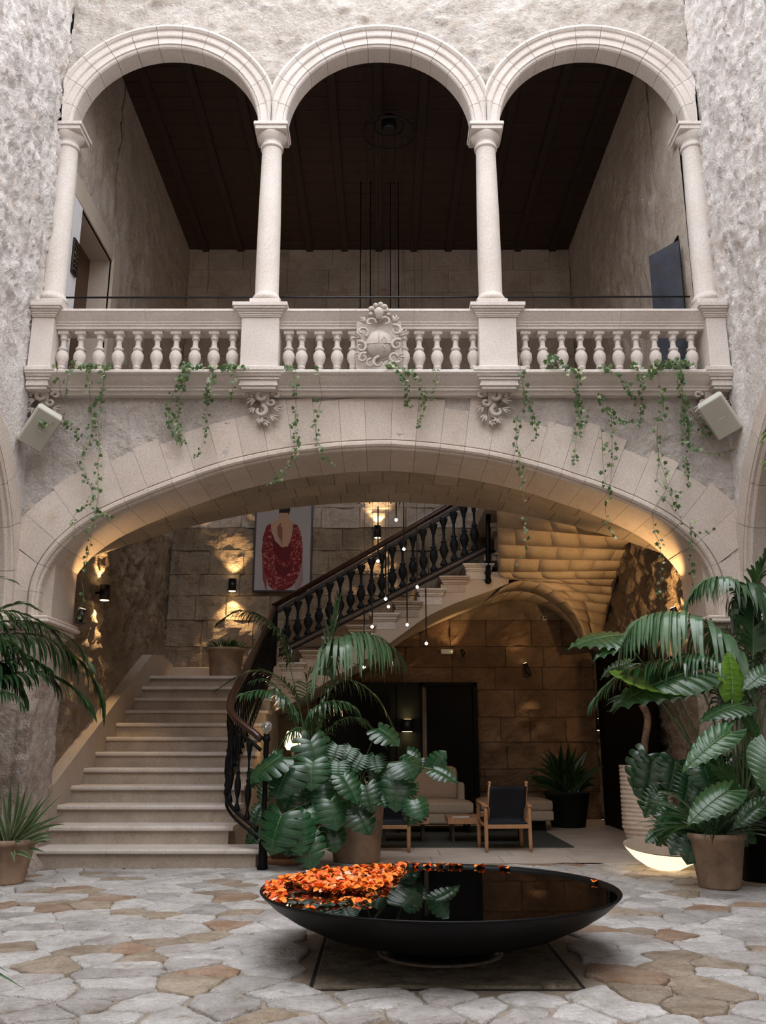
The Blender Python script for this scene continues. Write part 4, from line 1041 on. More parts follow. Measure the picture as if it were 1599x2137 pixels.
# ================================================================== BOWL
BC = V(.379, 6.45, 0)
bw_ = thing('water_bowl', 'wide shallow black bowl of still water on a round foot', 'bowl', tuple(BC))
m = MB(); m.lathe([(.36,.085),(.55,.095),(.80,.155),(1.0,.245),(1.12,.32),(1.19,.382),(1.205,.40),(1.200,.408),(1.185,.404),(1.17,.385),(1.10,.33),(.95,.26),(.6,.16),(.01,.13)], 96, caps=False); m.build('bowl_shell', M_bowl, bw_)
m = MB(); m.lathe([(.39,.0),(.39,.02),(.38,.03),(.37,.09),(.36,.10)], 48, caps=False); m.build('foot', M_bowl, bw_)
m = MB(); m.lathe([(.39,-.002),(.42,.0),(.405,.010),(.385,.010)], 48, caps=False); m.build('foot_bedding', M_mortar, bw_, label='sandy mortar ring under the foot')
m = MB(); m.lathe([(.001,.386),(1.172,.386)], 96, caps=False, smooth=False); m.build('water_surface', M_water, bw_)
# petals
random.seed(21); PZ = .388
def petal_mesh(k):
    m = MB(); nu, nv = 4, 5; cur = R(.25,.8); tw = R(-.5,.5); tip = R(.6,1.0); wd = R(.72,1.0)
    for j in range(nv+1):
        t = j/nv; w_ = wd*math.sin(PI*min(.97, (t*.86+.10)))**.75*(1 if t < .8 else tip)
        for i in range(nu+1):
            s_ = (i/nu-.5)*w_; z = cur*(4*(s_*s_))*.55+.22*math.sin(t*2.4+tw)*.5+.06*math.sin(i*2.5+j)
            m.v.append((s_, (t-.5)*1.15, z))
    for j in range(nv):
        for i in range(nu): m.face([j*5+i, j*5+i+1, (j+1)*5+i+1, (j+1)*5+i], 0, True)
    return m
pm = [petal_mesh(k) for k in range(7)]; pme = [[p.mesh('petal', mt) for p in pm] for mt in M_petal]
def inpoly(p, P):
    c = False; j = len(P)-1
    for i in range(len(P)):
        if (P[i][1] > p[1]) != (P[j][1] > p[1]) and p[0] < (P[j][0]-P[i][0])*(p[1]-P[i][1])/(P[j][1]-P[i][1])+P[i][0]: c = not c
        j = i
    return c
PA = [(546,1868),(556,1852),(572,1842),(600,1834),(660,1818),(740,1808),(850,1804),(858,1814),(834,1826),(822,1838),(815,1848),(795,1858),(770,1872),(745,1866),(700,1868),(660,1864),(615,1858),(625,1850),(600,1848),(598,1858),(585,1868),(598,1880),(600,1892),(572,1890),(556,1880)]
spots = []
while len(spots) < 1100:
    x, y = R(545, 860), R(1803, 1893)
    if inpoly((x, y), PA):
        q = atz(x, y, PZ)
        if (q-BC).to_2d().length < 1.165: spots.append((q.x, q.y))
area_n = 640; spots = spots[:area_n]
extra = [(612,1884),(622,1882),(632,1883),(655,1889),(665,1891),(672,1888),(690,1887),(700,1886),(708,1884),(722,1882),(728,1880),(742,1884),(752,1885),(760,1886),(768,1886),(762,1882),(630,1900),(640,1899),(650,1900),(867,1808),(873,1809),(890,1809),(897,1808),(905,1810),(917,1809),(922,1808),(935,1808),(942,1807),(948,1809),(955,1809),(962,1809),(998,1810),(1008,1810),(1051,1812),(1058,1814),(1249,1842),(1256,1843),(845,1812),(592,1889),(580,1887),(572,1884)]
ex = []
for x, y in extra:
    q = atz(x, y, PZ); d = (q-BC).to_2d()
    if d.length > 1.16: d = d*(1.16/d.length)
    ex.append((BC.x+d.x, BC.y+d.y))
spots.sort(key=lambda p: p[1])
allq = [(p, 0) for p in ex]+[(p, 1) for p in spots]
pile = MB()
for i, ((x, y), lay) in enumerate(allq):
    s_ = R(.040, .062); z = PZ+.004+(R(.0, .026) if lay else .002); mi = random.choices((0,1,2), (.62,.27,.11))[0]; k = random.randrange(7)
    e = Euler((R(-.5,.5), R(-.5,.5), R(0,6.28)))
    if i < 298:
        o = link('petal', pme[mi][k]); o.location = (x, y, z+.004); o.rotation_euler = e; o.scale = (s_,)*3
        if (x, y) in ex[:19]: lb, gr = 'orange petal floating in the loose string before the petal bed', 'petals of the loose string'
        elif (x, y) in ex[35:37]: lb, gr = 'orange petal at the far right rim of the bowl', 'petals at the right rim'
        elif (x, y) in ex[19:35]: lb, gr = 'orange petal against the back rim of the bowl', 'petals along the back rim'
        else: lb, gr = 'orange petal in the dense drift on the bowl water', 'petals of the dense drift'
        tag(o, lb, 'petal', gr)
    else:
        M_ = Matrix.Translation((x, y, z)) @ e.to_matrix().to_4x4() @ Matrix.Scale(s_, 4); b = pile.add([M_ @ Vector(v) for v in pm[k].v])
        for f in pm[k].f: pile.face([b+q for q in f], mi, True)
tag(pile.build('petal_drift', M_petal), 'deep drift of orange petals on the far left of the bowl water', 'petals', kind='stuff')

# ================================================================== POTS
def pot(loc, prof, mat, label, soil=None, n=36, ribs=0, saucer=False, name='plant_pot'):
    t = thing(name, label, 'plant pot', loc); m = MB(); m.lathe(prof, n, caps=False); 
    if ribs: m.lathe(prof, n) if False else None
    m.build('pot_wall', mat, t)
    if soil: m = MB(); m.lathe([(.001, soil[1]), (soil[0], soil[1])], n, caps=False); m.build('soil', M_soil, t)
    return t
def taper(rb, rt, h, th=.025, lip=.0):
    return [(.001,0),(rb,0),(rb*.98+rt*.02,.02),(rt-.012,h-.06),(rt+lip,h-.05),(rt+lip,h-.006),(rt+lip-.008,h),(rt-th,h),(rt-th-.004,h-.02),(rt-th-.01,h-.09),(.001,h-.09)]
P1 = atz(744, 1797, 0); P1.y = 11.15; P1.x = at(744,1797,11.15).x
pot(tuple(V(P1.x, 11.15, 0)), taper(.275,.345,.78), M_terra, 'large rough brown clay pot holding the monstera')
P2 = V(at(590,1800,10.9).x, 10.95, 0)
sau = thing('terracotta_saucer_pot', 'terracotta pot on a saucer at the stair newel', 'plant pot', tuple(P2))
m = MB(); m.lathe([(.001,0),(.19,0),(.21,.012),(.215,.07),(.205,.072),(.195,.03),(.001,.028)], 32, caps=False); m.build('saucer', M_terraS, sau)
m = MB(); m.lathe([(.001,.03),(.13,.03),(.18,.30),(.195,.305),(.195,.35),(.17,.35),(.16,.30),(.001,.30)], 30, caps=False); m.build('pot_wall', M_terra, sau)
P3 = V(at(1507,1850,9.15).x, 9.2, 0)
pot(tuple(P3), taper(.195,.275,.50,lip=.008), M_terra, 'grey-brown clay pot at the right with strap-leaved plant', (.24,.42))
P4 = V(at(8,1838,9.35).x-.02, 9.45, 0)
pot(tuple(P4), taper(.17,.26,.42,lip=.01), M_terra, 'clay pot with a striped yucca at the left pier', (.22,.35))
P5 = V(at(1352,1700,12.2).x, 12.2, 0)
t = thing('ribbed_planter', 'tall pale planter with wavy horizontal ribs at the black panel', 'plant pot', tuple(P5))
m = MB(); n = 44; zz = lin(0, 1.07, 90); rows = []
for z in zz:
    row = []
    for i in range(n):
        a = 2*PI*i/n; t_ = z/1.07; r_ = .20+.13*min(1, (t_/.28))**.55 if t_ < .28 else .33-.01*(t_-.28)
        rb_ = .0065*math.sin((z*115)+1.6*noise.noise(V(math.cos(a)*1.5, math.sin(a)*1.5, z*4)))
        row.append(V((r_+rb_)*math.cos(a), (r_+rb_)*math.sin(a), z))
    rows.append(m.add(row))
for a, b in zip(rows, rows[1:]):
    for i in range(n): m.face([a+i, a+(i+1) % n, b+(i+1) % n, b+i], 0, True)
m.build('planter_wall', M_pale, t); m = MB(); m.lathe([(.001,1.0),(.31,1.0),(.31,1.07),(.327,1.07)], n, caps=False); m.build('soil', M_soil, t)
P6 = V(at(470,1405,16.3).x, 16.3, RZ*12)
pot(tuple(P6), taper(.27,.33,.56,lip=.02), M_terra, 'squat clay planter on the stair landing', (.29,.50))
P7 = V(at(1185,1690,15.6).x, 15.6, 0)
pot(tuple(P7), taper(.28,.38,.55), M_panel, 'dark clay pot with a broad-leaved plant in the hall corner', (.37,.55))
P8 = V(3.95, 9.7, 0)
pot(tuple(P8), taper(.30,.36,.60), M_doorbl, 'black pot in the right corner holding the tall palm', (.32,.55))
P9 = V(-3.98, 8.9, 0)
pot(tuple(P9), taper(.2,.28,.5), M_terra, 'clay pot outside the left pier holding the palm', (.25,.43))
# bowl lamp on the ground
bl = thing('glowing_bowl_lamp', 'tilted white bowl lamp glowing on the ground beside the clay pot', 'lamp', (at(1388,1800,10.35).x, 10.4, .0)); bl.rotation_euler = (math.radians(7), math.radians(2), 0)
m = MB(); m.lathe([(.001,.0),(.06,.002),(.20,.045),(.32,.12),(.405,.205),(.435,.245)], 56, caps=False, mat=Matrix.Translation((0,0,.0))); m.build('glowing_shell', M_bowlglow, bl)
m = MB(); m.lathe([(.001,.012),(.20,.06),(.31,.13),(.395,.212),(.425,.25),(.437,.250),(.4355,.243)], 56, caps=False); m.build('inner_bowl', M_plaster, bl, label='unlit grey-brown inside')
point((bl.location.x-.05, 10.12, .10), 2.2, (1,.68,.32), .08)
# ================================================================== SEATING
def chair(x, y, rz, label):
    t = thing('safari_armchair', label, 'chair', (x, y, 0), rz, group='safari armchairs in the hall')
    W, D = .285, .27
    for sx_ in (-1, 1):
        MB().lathe([(.018,0),(.026,.10),(.026,.50),(.024,.56)], 10, c=(sx_*W, -D, 0)).build('leg', M_oak, t)
        MB().lathe([(.018,0),(.026,.10),(.026,.50),(.022,.58)], 10, c=(sx_*W, D, 0)).build('leg', M_oak, t)
        m = MB(); m.tube([V(sx_*W,-D-.04,.565), V(sx_*(W+.01),0,.585), V(sx_*W,D+.06,.60)], [.03,.034,.026], 8, flat=.5); m.build('armrest', M_oak, t)
        m = MB(); m.tube([V(sx_*W,-D,.31), V(sx_*W,D,.34)], .018, 8); m.build('side_rail', M_oak, t)
        m = MB(); m.tube([V(sx_*(W-.05),-D+.12,.33), V(sx_*(W-.045),-D-.08,.84)], .019, 8); bp = m.build('back_post', M_oak, t); m = MB(); m.sphere((sx_*(W-.045),-D-.082,.85), .024, 8, 6); m.build('finial', M_oak, bp)
    m = MB(); m.cbox(-W, W, -D-.018, -D+.018, .285, .335, .006); m.build('cross_rail', M_oak, t)
    m = MB(); m.cbox(-W, W, D-.018, D+.018, .32, .37, .006); m.build('cross_rail', M_oak, t)
    m = MB(); b_ = MB()
    rows = []
    for v in lin(0, 1, 8):
        z = .36+.45*v; yy = -D+.11-.20*v
        rows.append(m.add([V(u*(W-.045), yy+.03*(1-u*u)*math.sin(PI*v)-.012, z-.012*(1-u*u)*(1 if v > .9 else 0)) for u in lin(-1, 1, 9)]+[V(u*(W-.045), yy+.03*(1-u*u)*math.sin(PI*v)+.008, z) for u in lin(-1, 1, 9)]))
    for a, b in zip(rows, rows[1:]):
        for i in range(8): m.face([a+i, a+i+1, b+i+1, b+i], 0, True); m.face([a+9+i, b+9+i, b+10+i, a+10+i], 0, True)
        m.face([a, b, b+9, a+9]); m.face([a+8, a+17, b+17, b+8])
    for q in (rows[0], rows[-1]): 
        for i in range(8): m.face([q+i, q+i+1, q+10+i, q+9+i])
    m.build('backrest', M_sling, t)
    m = MB(); m.cbox(-W+.02, W-.02, -D+.06, D+.03, .33, .375, .015, mat=Matrix.Rotation(math.radians(4), 4, 'X')); m.build('seat', M_sling, t)
    return t
chair(at(1060,1778,12.0).x, 12.30, math.radians(4), 'oak safari armchair with black leather back, seen from behind')
chair(at(808,1780,12.0).x, 12.25, math.radians(-2), 'oak safari armchair half hidden behind the big monstera pot')
def cushbox(m, x0, x1, y0, y1, z0, z1, r_=.05, n=8, puff=.03):
    # softly rounded box
    nx = ny = n; 
    def P(u, v, w_):
        cx, cy, cz = (x0+x1)/2, (y0+y1)/2, (z0+z1)/2; hx, hy, hz = (x1-x0)/2, (y1-y0)/2, (z1-z0)/2
        p = V(u*hx, v*hy, w_*hz); q = V(max(-hx+r_, min(hx-r_, p.x)), max(-hy+r_, min(hy-r_, p.y)), max(-hz+min(r_,hz*.9), min(hz-min(r_,hz*.9), p.z)))
        d = p-q; 
        if d.length > 1e-6: d = d.normalized()*min(r_, hz*.9)
        s_ = puff*(1-u*u)*(1-v*v)*(1 if w_ > 0 else -1)*abs(w_)
        return V(cx, cy, cz)+q+d+V(0,0,s_)
    for ax in range(3):
        for sg in (-1, 1):
            rows = []
            for v in lin(-1, 1, n+1):
                row = []
                for u in lin(-1, 1, n+1):
                    c_ = (sg, u, v) if ax == 0 else (v, sg, u) if ax == 1 else (u, v, sg); row.append(P(*c_))
                rows.append(m.add(row))
            for a, b in zip(rows, rows[1:]):
                for i in range(n):
                    q = [a+i, a+i+1, b+i+1, b+i]; m.face(q if sg > 0 else q[::-1], 0, True)
    return m
sx0, sx1 = at(815,1700,14.6).x, at(990,1700,14.6).x
so_ = thing('linen_sofa', 'beige low linen sofa facing the courtyard', 'sofa', ((sx0+sx1)/2, 14.8, 0))
hw_ = (sx1-sx0)/2
cushbox(MB(), -hw_, hw_, -.42, .42, .14, .30, .03).build('base', M_sofa, so_)
cushbox(MB(), -hw_, hw_-.02, -.44, .30, .28, .47, .06).build('seat_cushion', M_sofa, so_)
cushbox(MB(), -hw_+.1, hw_-.10, .20, .42, .30, .74, .06).build('backrest', M_sofa, so_)
cushbox(MB(), hw_-.16, hw_, -.36, .42, .30, .58, .04).build('armrest', M_sofa, so_) if False else None
for a, b in ((-hw_+.08, -hw_+.13), (hw_-.13, hw_-.08)):
    for c_ in (-.36, .32): MB().box(a, b, c_, c_+.05, 0, .15).build('leg', M_doorbl, so_)
cu = thing('back_cushion', 'plump light brown cushion leaning on the sofa back', 'cushion', (at(908,1650,14.7).x, 14.93, .47)); m = MB(); cushbox(m, -.38, .38, -.11, .11, -.01, .52, .10, 10, .0); o = m.build('cushion_cover', M_cush, cu); o.rotation_euler = (math.radians(-8), 0, 0)
dx0, dx1 = at(1000,1700,14.9).x, at(1152,1700,14.9).x
db = thing('linen_daybed', 'grey-beige backless daybed behind the safari chair', 'sofa', ((dx0+dx1)/2, 15.1, 0)); hw_ = (dx1-dx0)/2
cushbox(MB(), -hw_, hw_, -.40, .40, .16, .32, .03).build('base', M_sofa, db); cushbox(MB(), -hw_, hw_, -.42, .42, .30, .48, .06).build('seat_cushion', M_cush, db)
for a in (-hw_+.1, hw_-.42): MB().box(a, a+.3, -.3, .3, 0, .17).build('leg', M_doorbl, db)
# rug
rq = [atz(770,1770,0), atz(1195,1763,0)]
m = MB(); m.cbox(rq[0].x-.3, 2.55, 12.55, 15.6, 0.0, .014, .004); tag(m.build('area_rug', M_rug), 'dark green woven rug under the seating', 'rug')
# coffee tables + magazines
def table(px0, px1, y0, z, label, Y):
    x0, x1 = at(px0, 1720, Y).x, at(px1, 1720, Y).x; t = thing('coffee_table', label, 'table', ((x0+x1)/2, Y+.3, 0.014)); h = (x1-x0)/2
    MB().cbox(-h, h, -.3, .4, z-.10, z-.014, .006).build('table_top', M_oak, t)
    MB().box(-h+.06, -h+.1, -.2, .3, 0, z-.1).build('leg', M_beam, t); MB().box(h-.1, h-.06, -.2, .3, 0, z-.1).build('leg', M_beam, t)
    return t
table(935, 1108, 1720, .345, 'low oak block coffee table behind the safari chair', 12.95)
table(790, 896, 1720, .345, 'low oak block coffee table beside the big clay pot', 12.95)
M_print = plain('printed_cover', (.30,.27,.25), .5, var=.6, bscale=60)
for px, lb in ((962, 'magazine lying on the oak table behind the safari chair'), (877, 'magazine lying on the oak table beside the clay pot')):
    p = at(px, 1718, 13.05); t = thing('magazine', lb, 'magazine', (p.x, 13.12, .345))
    MB().cbox(-.12, .12, -.09, .12, 0, .012, .002).build('pages', M_white, t); MB().cbox(-.121, .121, -.091, .121, .012, .015, .001).build('cover', M_print, t)
# table lamp glimpsed behind the palm
tl = thing('table_lamp', 'small glowing table lamp behind the middle palm', 'lamp', (at(612,1540,13.4).x, 13.4, 0))
m = MB(); m.lathe([(.13,0),(.14,.02),(.03,.06),(.02,.4),(.02,1.22)], 16); m.build('stand', M_black, tl)
m = MB(); m.lathe([(.085,1.25),(.12,1.30),(.12,1.45),(.08,1.52)], 18); m.build('shade', M_shade, tl); point((tl.location.x, 13.3, 1.65), 9)
sb = thing('side_console', 'dark console under the table lamp', 'table', (0,0,0)) if False else None
# ================================================================== PLANTS
random.seed(33)
UP = V(0,0,1)
def frond(parent, pts, n=26, L=.42, droop=.7, w=.030, leaf0=.25, mat=None, stem=.012, name='frond', ang=50, fl=.9):
    n = int(n*1.35); w *= .9
    c = spline([p if isinstance(p, Vector) else at(*p) for p in pts], 40); m = MB(); N = len(c)
    m.tube(c, [stem*(1-.75*i/(N-1)) for i in range(N)], 6, 1)
    for k in range(n):
        t = leaf0+(1-leaf0)*(k+.5)/n; x = t*(N-1); i = min(int(x), N-2); p = c[i].lerp(c[i+1], x-i)
        tg = (c[min(i+2,N-1)]-c[max(i-1,0)]).normalized(); sd = tg.cross(UP)
        if sd.length < .15: sd = tg.cross(V(0,-1,0))
        sd.normalize(); q = (t-leaf0)/(1-leaf0)
        ll = L*(.55+.45*math.sin(PI*min(1, q*1.15+.12)))*(1-.35*max(0, q-.75)/.25)*R(.9,1.08)
        for s_ in (-1, 1):
            a = math.radians(ang*(1-.55*q)+R(-7,7)); d = (sd*s_*math.sin(a)+tg*math.cos(a)+sd.cross(tg)*R(.1,.35)).normalized()
            dr = droop*R(.75,1.25); wv = tg-d*tg.dot(d)
            if wv.length < .1: wv = UP.cross(d)
            wv.normalize(); b0 = len(m.v); K = 5; pp = []
            for j in range(K+1):
                u = j/K; pp.append(p+d*ll*(u-.42*min(1.15,dr)*u*u)+V(0,0,-1)*dr*ll*.72*u**1.7)
            for j in range(K+1):
                u = j/K; ww = w*1.35*(.35+.65*math.sin(PI*min(1, u*.8+.18)))*(1 if u < .95 else .1)*.5
                dd = (pp[min(j+1,K)]-pp[max(j-1,0)]).normalized(); wj = wv-dd*wv.dot(dd)
                wj = wj.normalized() if wj.length > .05 else wv
                m.v.append(tuple(pp[j]-wj*ww)); m.v.append(tuple(pp[j]+wj*ww))
            for j in range(K): m.face([b0+2*j, b0+2*j+1, b0+2*j+3, b0+2*j+2], 0, True)
    o = m.build(name, [mat or M_leafK, M_vineg], parent)
    return o
def plant(name, label, cat='plant', group=None):
    return thing(name, label, cat, (0,0,0), 0, group)
# --- left palm, in front of the pier
Lp = plant('kentia_palm', 'dark green kentia palm arching in from the left edge before the pier')
rt = V(-3.98, 8.9, .45)
def f_(pts, **k): return frond(Lp, [rt]+pts, **k)
f_([(-60,1560,8.95),(-25,1435,9.0),(53,1402,9.1),(100,1409,9.2),(142,1430,9.3),(170,1452,9.3),(190,1482,9.3)], n=34, L=.42, droop=.8, leaf0=.42, w=.036)
f_([(-70,1500,8.95),(-40,1350,9.0),(40,1322,9.1),(120,1342,9.2),(180,1395,9.3),(206,1440,9.3),(212,1475,9.3)], n=38, L=.46, droop=1.1, leaf0=.40, mat=M_leafD, w=.038)
f_([(-70,1480,8.95),(-50,1330,9.0),(20,1296,9.1),(90,1305,9.2),(150,1335,9.3),(185,1385,9.3)], n=36, L=.40, droop=.75, leaf0=.40, w=.036, mat=M_leafD)
f_([(-70,1450,8.95),(-80,1320,9.2),(-40,1290,9.25),(40,1260,9.3),(75,1272,9.3)], n=26, L=.32, droop=.35, leaf0=.5, w=.022, mat=M_leafD)
f_([(-60,1450,8.7),(-70,1300,8.8),(-60,1240,8.85),(-10,1205,8.9),(30,1215,8.95)], n=22, L=.40, droop=.55, leaf0=.55, w=.009)
f_([(-60,1600,8.8),(-50,1470,8.8),(-20,1440,8.8),(20,1445,8.8),(45,1470,8.8)], n=20, L=.32, droop=.9, leaf0=.5, w=.026, mat=M_leafK)
f_([(-70,1480,8.95),(-60,1390,9.0),(0,1350,9.1),(70,1375,9.2),(120,1430,9.3)], n=30, L=.44, droop=1.1, leaf0=.4, w=.038, mat=M_leafD)
f_([(-70,1480,8.95),(-60,1400,9.0),(-20,1375,9.1),(20,1400,9.1),(50,1450,9.1)], n=30, L=.44, droop=1.2, leaf0=.4, w=.038, mat=M_leafD)
f_([(-80,1480,8.9),(-60,1310,9.0),(0,1275,9.1),(70,1290,9.2),(120,1330,9.3),(150,1380,9.3)], n=34, L=.42, droop=.9, leaf0=.40, w=.038, mat=M_leafD)
f_([(-80,1520,8.9),(-60,1420,9.0),(-10,1385,9.0),(50,1375,9.1),(100,1395,9.1)], n=30, L=.42, droop=.9, leaf0=.45, w=.038)
f_([(-80,1520,8.9),(-60,1340,8.8),(-20,1325,8.8),(30,1345,8.85),(60,1385,8.9)], n=28, L=.42, droop=.9, leaf0=.45, w=.038, mat=M_leafK)
# --- middle palm behind the monstera
Mp = plant('kentia_palm', 'tall kentia palm with a bright drooping frond beside the stair rail')
mr = V(at(650,1700,11.9).x, 11.9, .3)
def g_(pts, **k): return frond(Mp, [mr]+pts, **k)
g_([(655,1560,11.8),(675,1430,11.7),(692,1352,11.6),(722,1326,11.5),(765,1320,11.4),(805,1338,11.3),(836,1372,11.3)], n=34, L=.66, droop=1.35, leaf0=.56, w=.040, ang=62, mat=M_leafSky)
g_([(640,1560,11.9),(612,1420,11.9),(588,1330,11.8),(550,1290,11.7),(500,1275,11.6),(455,1300,11.5)], n=28, L=.38, droop=.8, leaf0=.6, mat=M_leafD, w=.026)
g_([(640,1560,11.9),(618,1460,11.9),(575,1410,11.7),(520,1402,11.6),(452,1440,11.5)], n=26, L=.30, droop=.5, leaf0=.5, mat=M_leafD, w=.02)
g_([(630,1600,11.6),(612,1500,11.3),(585,1452,11.0),(545,1440,10.8),(505,1448,10.6)], n=20, L=.34, droop=.95, leaf0=.58, w=.028)
g_([(640,1600,11.6),(605,1480,11.4),(560,1420,11.2),(525,1422,11.1)], n=20, L=.26, droop=.8, leaf0=.6, w=.022)
g_([(655,1600,11.7),(650,1520,11.5),(665,1475,11.3),(700,1462,11.2),(735,1472,11.1),(755,1500,11.1)], n=24, L=.34, droop=1.0, leaf0=.5, w=.026, mat=M_leafK)
g_([(655,1560,11.9),(640,1450,11.9),(650,1400,11.9),(700,1380,11.8),(770,1392,11.7)], n=26, L=.34, droop=.55, leaf0=.5, w=.016, mat=M_leafD)
g_([(660,1580,11.9),(700,1510,11.8),(750,1500,11.7),(800,1550,11.6)], n=24, L=.34, droop=.7, leaf0=.4, w=.018, mat=M_leafD)
g_([(650,1600,11.6),(640,1530,11.4),(615,1520,11.1),(585,1555,11.0)], n=16, L=.28, droop=1.1, leaf0=.5, w=.022, mat=M_leafD)
g_([(655,1580,11.8),(680,1440,11.6),(690,1350,11.5),(703,1290,11.4),(708,1245,11.4)], n=7, L=.40, droop=.1, leaf0=.66, w=.03, ang=22, mat=M_leafK)
g_([(660,1580,11.8),(690,1440,11.6),(735,1420,11.5),(790,1460,11.4),(830,1540,11.4)], n=26, L=.36, droop=.9, leaf0=.4, w=.018, mat=M_leafD)
m = MB(); m.tube([at(650,1760,11.9), at(658,1600,11.9), at(668,1480,11.8)], .03, 8); m.build('trunk', M_vineg, Mp)
# --- right palm
Rp = plant('kentia_palm', 'tall kentia palm in the right corner with long hanging leaflets')
rr_ = V(3.92, 9.7, .55)
def h_(pts, **k): return frond(Rp, [rr_]+pts, **k)
h_([(1556,1600,9.6),(1556,1350,9.5),(1553,1262,9.4),(1535,1222,9.3),(1500,1205,9.2),(1462,1218,9.1),(1440,1250,9.1)], n=30, L=.44, droop=1.1, leaf0=.66, w=.034, mat=M_leafSky)
h_([(1566,1600,9.6),(1562,1400,9.5),(1556,1250,9.4),(1568,1215,9.3),(1590,1235,9.2),(1606,1290,9.1)], n=26, L=.46, droop=1.2, leaf0=.68, w=.042, mat=M_leafSky)
h_([(1545,1650,9.6),(1535,1450,9.4),(1505,1330,9.3),(1440,1284,9.2),(1375,1278,9.1),(1325,1300,9.0),(1300,1345,9.0)], n=38, L=.64, droop=1.4, leaf0=.50, w=.042, ang=62, mat=M_leafSky)
h_([(1530,1650,9.4),(1500,1450,9.2),(1440,1380,9.1),(1350,1382,9.0),(1280,1418,8.95),(1240,1462,8.9)], n=34, L=.46, droop=.9, leaf0=.45, w=.026)
h_([(1545,1600,9.4),(1530,1430,9.2),(1480,1372,9.1),(1420,1368,9.0),(1370,1400,8.95)], n=28, L=.44, droop=.9, leaf0=.45, w=.026)
h_([(1575,1600,9.5),(1572,1400,9.4),(1575,1250,9.3),(1590,1190,9.2),(1612,1140,9.1)], n=26, L=.42, droop=.35, leaf0=.6, w=.030)
h_([(1570,1600,9.6),(1590,1400,9.5),(1600,1300,9.4),(1640,1260,9.3)], n=20, L=.40, droop=.6, leaf0=.5, w=.026)
for k in range(9):
    x = 1540+7*k; h_([(x,1640,9.75),(x-6+R(-8,8),1480,9.8),(x+R(-40,30),1340+R(-30,60),9.8),(x+R(-70,40),1300+R(-30,80),9.75)], n=14, L=.28, droop=.6, leaf0=.6, w=.012, mat=M_leafD, stem=.008)
# --- broad leaves
def lobed(nl=7, split=.45, w=.5, back=.28, wav=0.0, fold=.12, name='leaf', mats=None, arrow=False):
    """leaf in the XY plane, petiole joint at the origin, tip at (0,1); side lobes run from the midrib to the margin"""
    m = MB()
    def outline(t, s_):       # margin point for t 0..1 from the back lobe to the tip
        a = t
        if arrow: x = w*(math.sin(PI*min(1, (a*.93+.10)))**.75)*(1-.18*a)
        else: x = w*(math.sin(PI*min(1, (a*.90+.12)))**.6)
        y = -back+(1+back)*a**1.12 if a > 0 else -back
        x *= (1 if a < .97 else .35)
        return V(x*s_, y, 0)
    for s_ in (-1, 1):
        for k in range(nl):
            t0, t1 = k/nl, (k+1)/nl; gap_ = (1/nl)*split*.5
            rows = []
            K = 5
            for j in range(K+1):
                u = j/K; g = gap_*max(0, (u-.36)/.64)**.6 if split else 0
                row = []
                for i in range(4):
                    v = i/3; te = t0+g+(t1-t0-2*g)*v
                    if t1 > .995 and i == 3: te = 1.0
                    E_ = outline(te, s_); y0 = max(0, -.02+.98*(t0+(t1-t0)*v)**1.15); root = V(0, y0, 0)
                    e = 1-(.08*abs(v-.5)*2 if split else 0)*(u > .8)
                    p = root.lerp(E_, u*e)
                    cur = .22*u*(1-u); p.y += cur*.35*(1 if te > .3 else -.3)
                    z = fold*abs(p.x)*1.2-.9*p.x*p.x*.9-.30*max(0, p.y)**2-.12*(p.y < 0)*abs(p.y)
                    z += wav*math.sin(te*nl*2*PI+.6)*u*u*.6+((.013 if split else .006)*math.sin(v*PI)*(u > .1))
                    row.append(V(p.x, p.y, z))
                rows.append(m.add(row))
            for a, b in zip(rows, rows[1:]):
                for i in range(3): m.face([a+i, a+i+1, b+i+1, b+i] if s_ > 0 else [a+i, b+i, b+i+1, a+i+1], 0, True)
    rb = [V(0, y, .006-.30*y*y) for y in lin(0, .97, 8)]
    m.tube(rb, [.014*(1-.8*i/7) for i in range(8)], 5, 1)
    if True:
        for s_ in (-1, 1):
            for k in range(nl):
                t = (k+.5)/nl; E_ = outline(t, s_); y0 = .98*t**1.15; q = []
                for u in lin(0, .9, 4):
                    p = V(0, y0, 0).lerp(E_, u); z = fold*abs(p.x)*1.2-.81*p.x*p.x-.30*max(0, p.y)**2-.12*(p.y < 0)*abs(p.y)+.004+wav*math.sin(t*nl*2*PI+.6)*u*u*.6+.008*(u > .1); q.append(V(p.x, p.y+.077*u*(1-u)*(1 if t > .3 else -.3), z))
                m.tube(q, [.006,.005,.004,.002], 3, 1)
    return m.mesh(name, mats)
mm = [M_leafM, M_rib]; ma = [M_leafA, M_rib]
MON = [lobed(5, .36, .60, .30, .0, .15, 'monstera_leaf', mm), lobed(5, .30, .62, .32, .02, .05, 'monstera_leaf', mm), lobed(6, .40, .54, .26, .01, .25, 'monstera_leaf', mm)]
MONs = [lobed(8, .8, .48, .20, .0, .2, 'philodendron_leaf', mm)]
EAR = [lobed(10, 0, .42, .30, .07, .10, 'elephant_ear_leaf', ma, True), lobed(9, 0, .34, .26, .09, .18, 'elephant_ear_leaf', ma, True)]
EARb = lobed(10, 0, .34, .10, .02, .1, 'bright_leaf', [M_leafB, M_rib], True)
EARg = lobed(10, 0, .40, .16, .025, .1, 'underside_leaf', [M_leafB, M_rib], True)
def put(parent, me, B, T_, face, width=1.0, name=None):
    B, T_ = Vector(B), Vector(T_); y = (T_-B); L = y.length; y.normalize(); z = Vector(face); z = (z-y*z.dot(y)).normalized(); x = y.cross(z)
    o = link(name or me.name.split('.')[0], me, parent)
    M_ = Matrix((x, y, z)).transposed().to_4x4(); M_.translation = B; o.matrix_world = M_ @ Matrix.Diagonal((L*width, L, L, 1)); return o
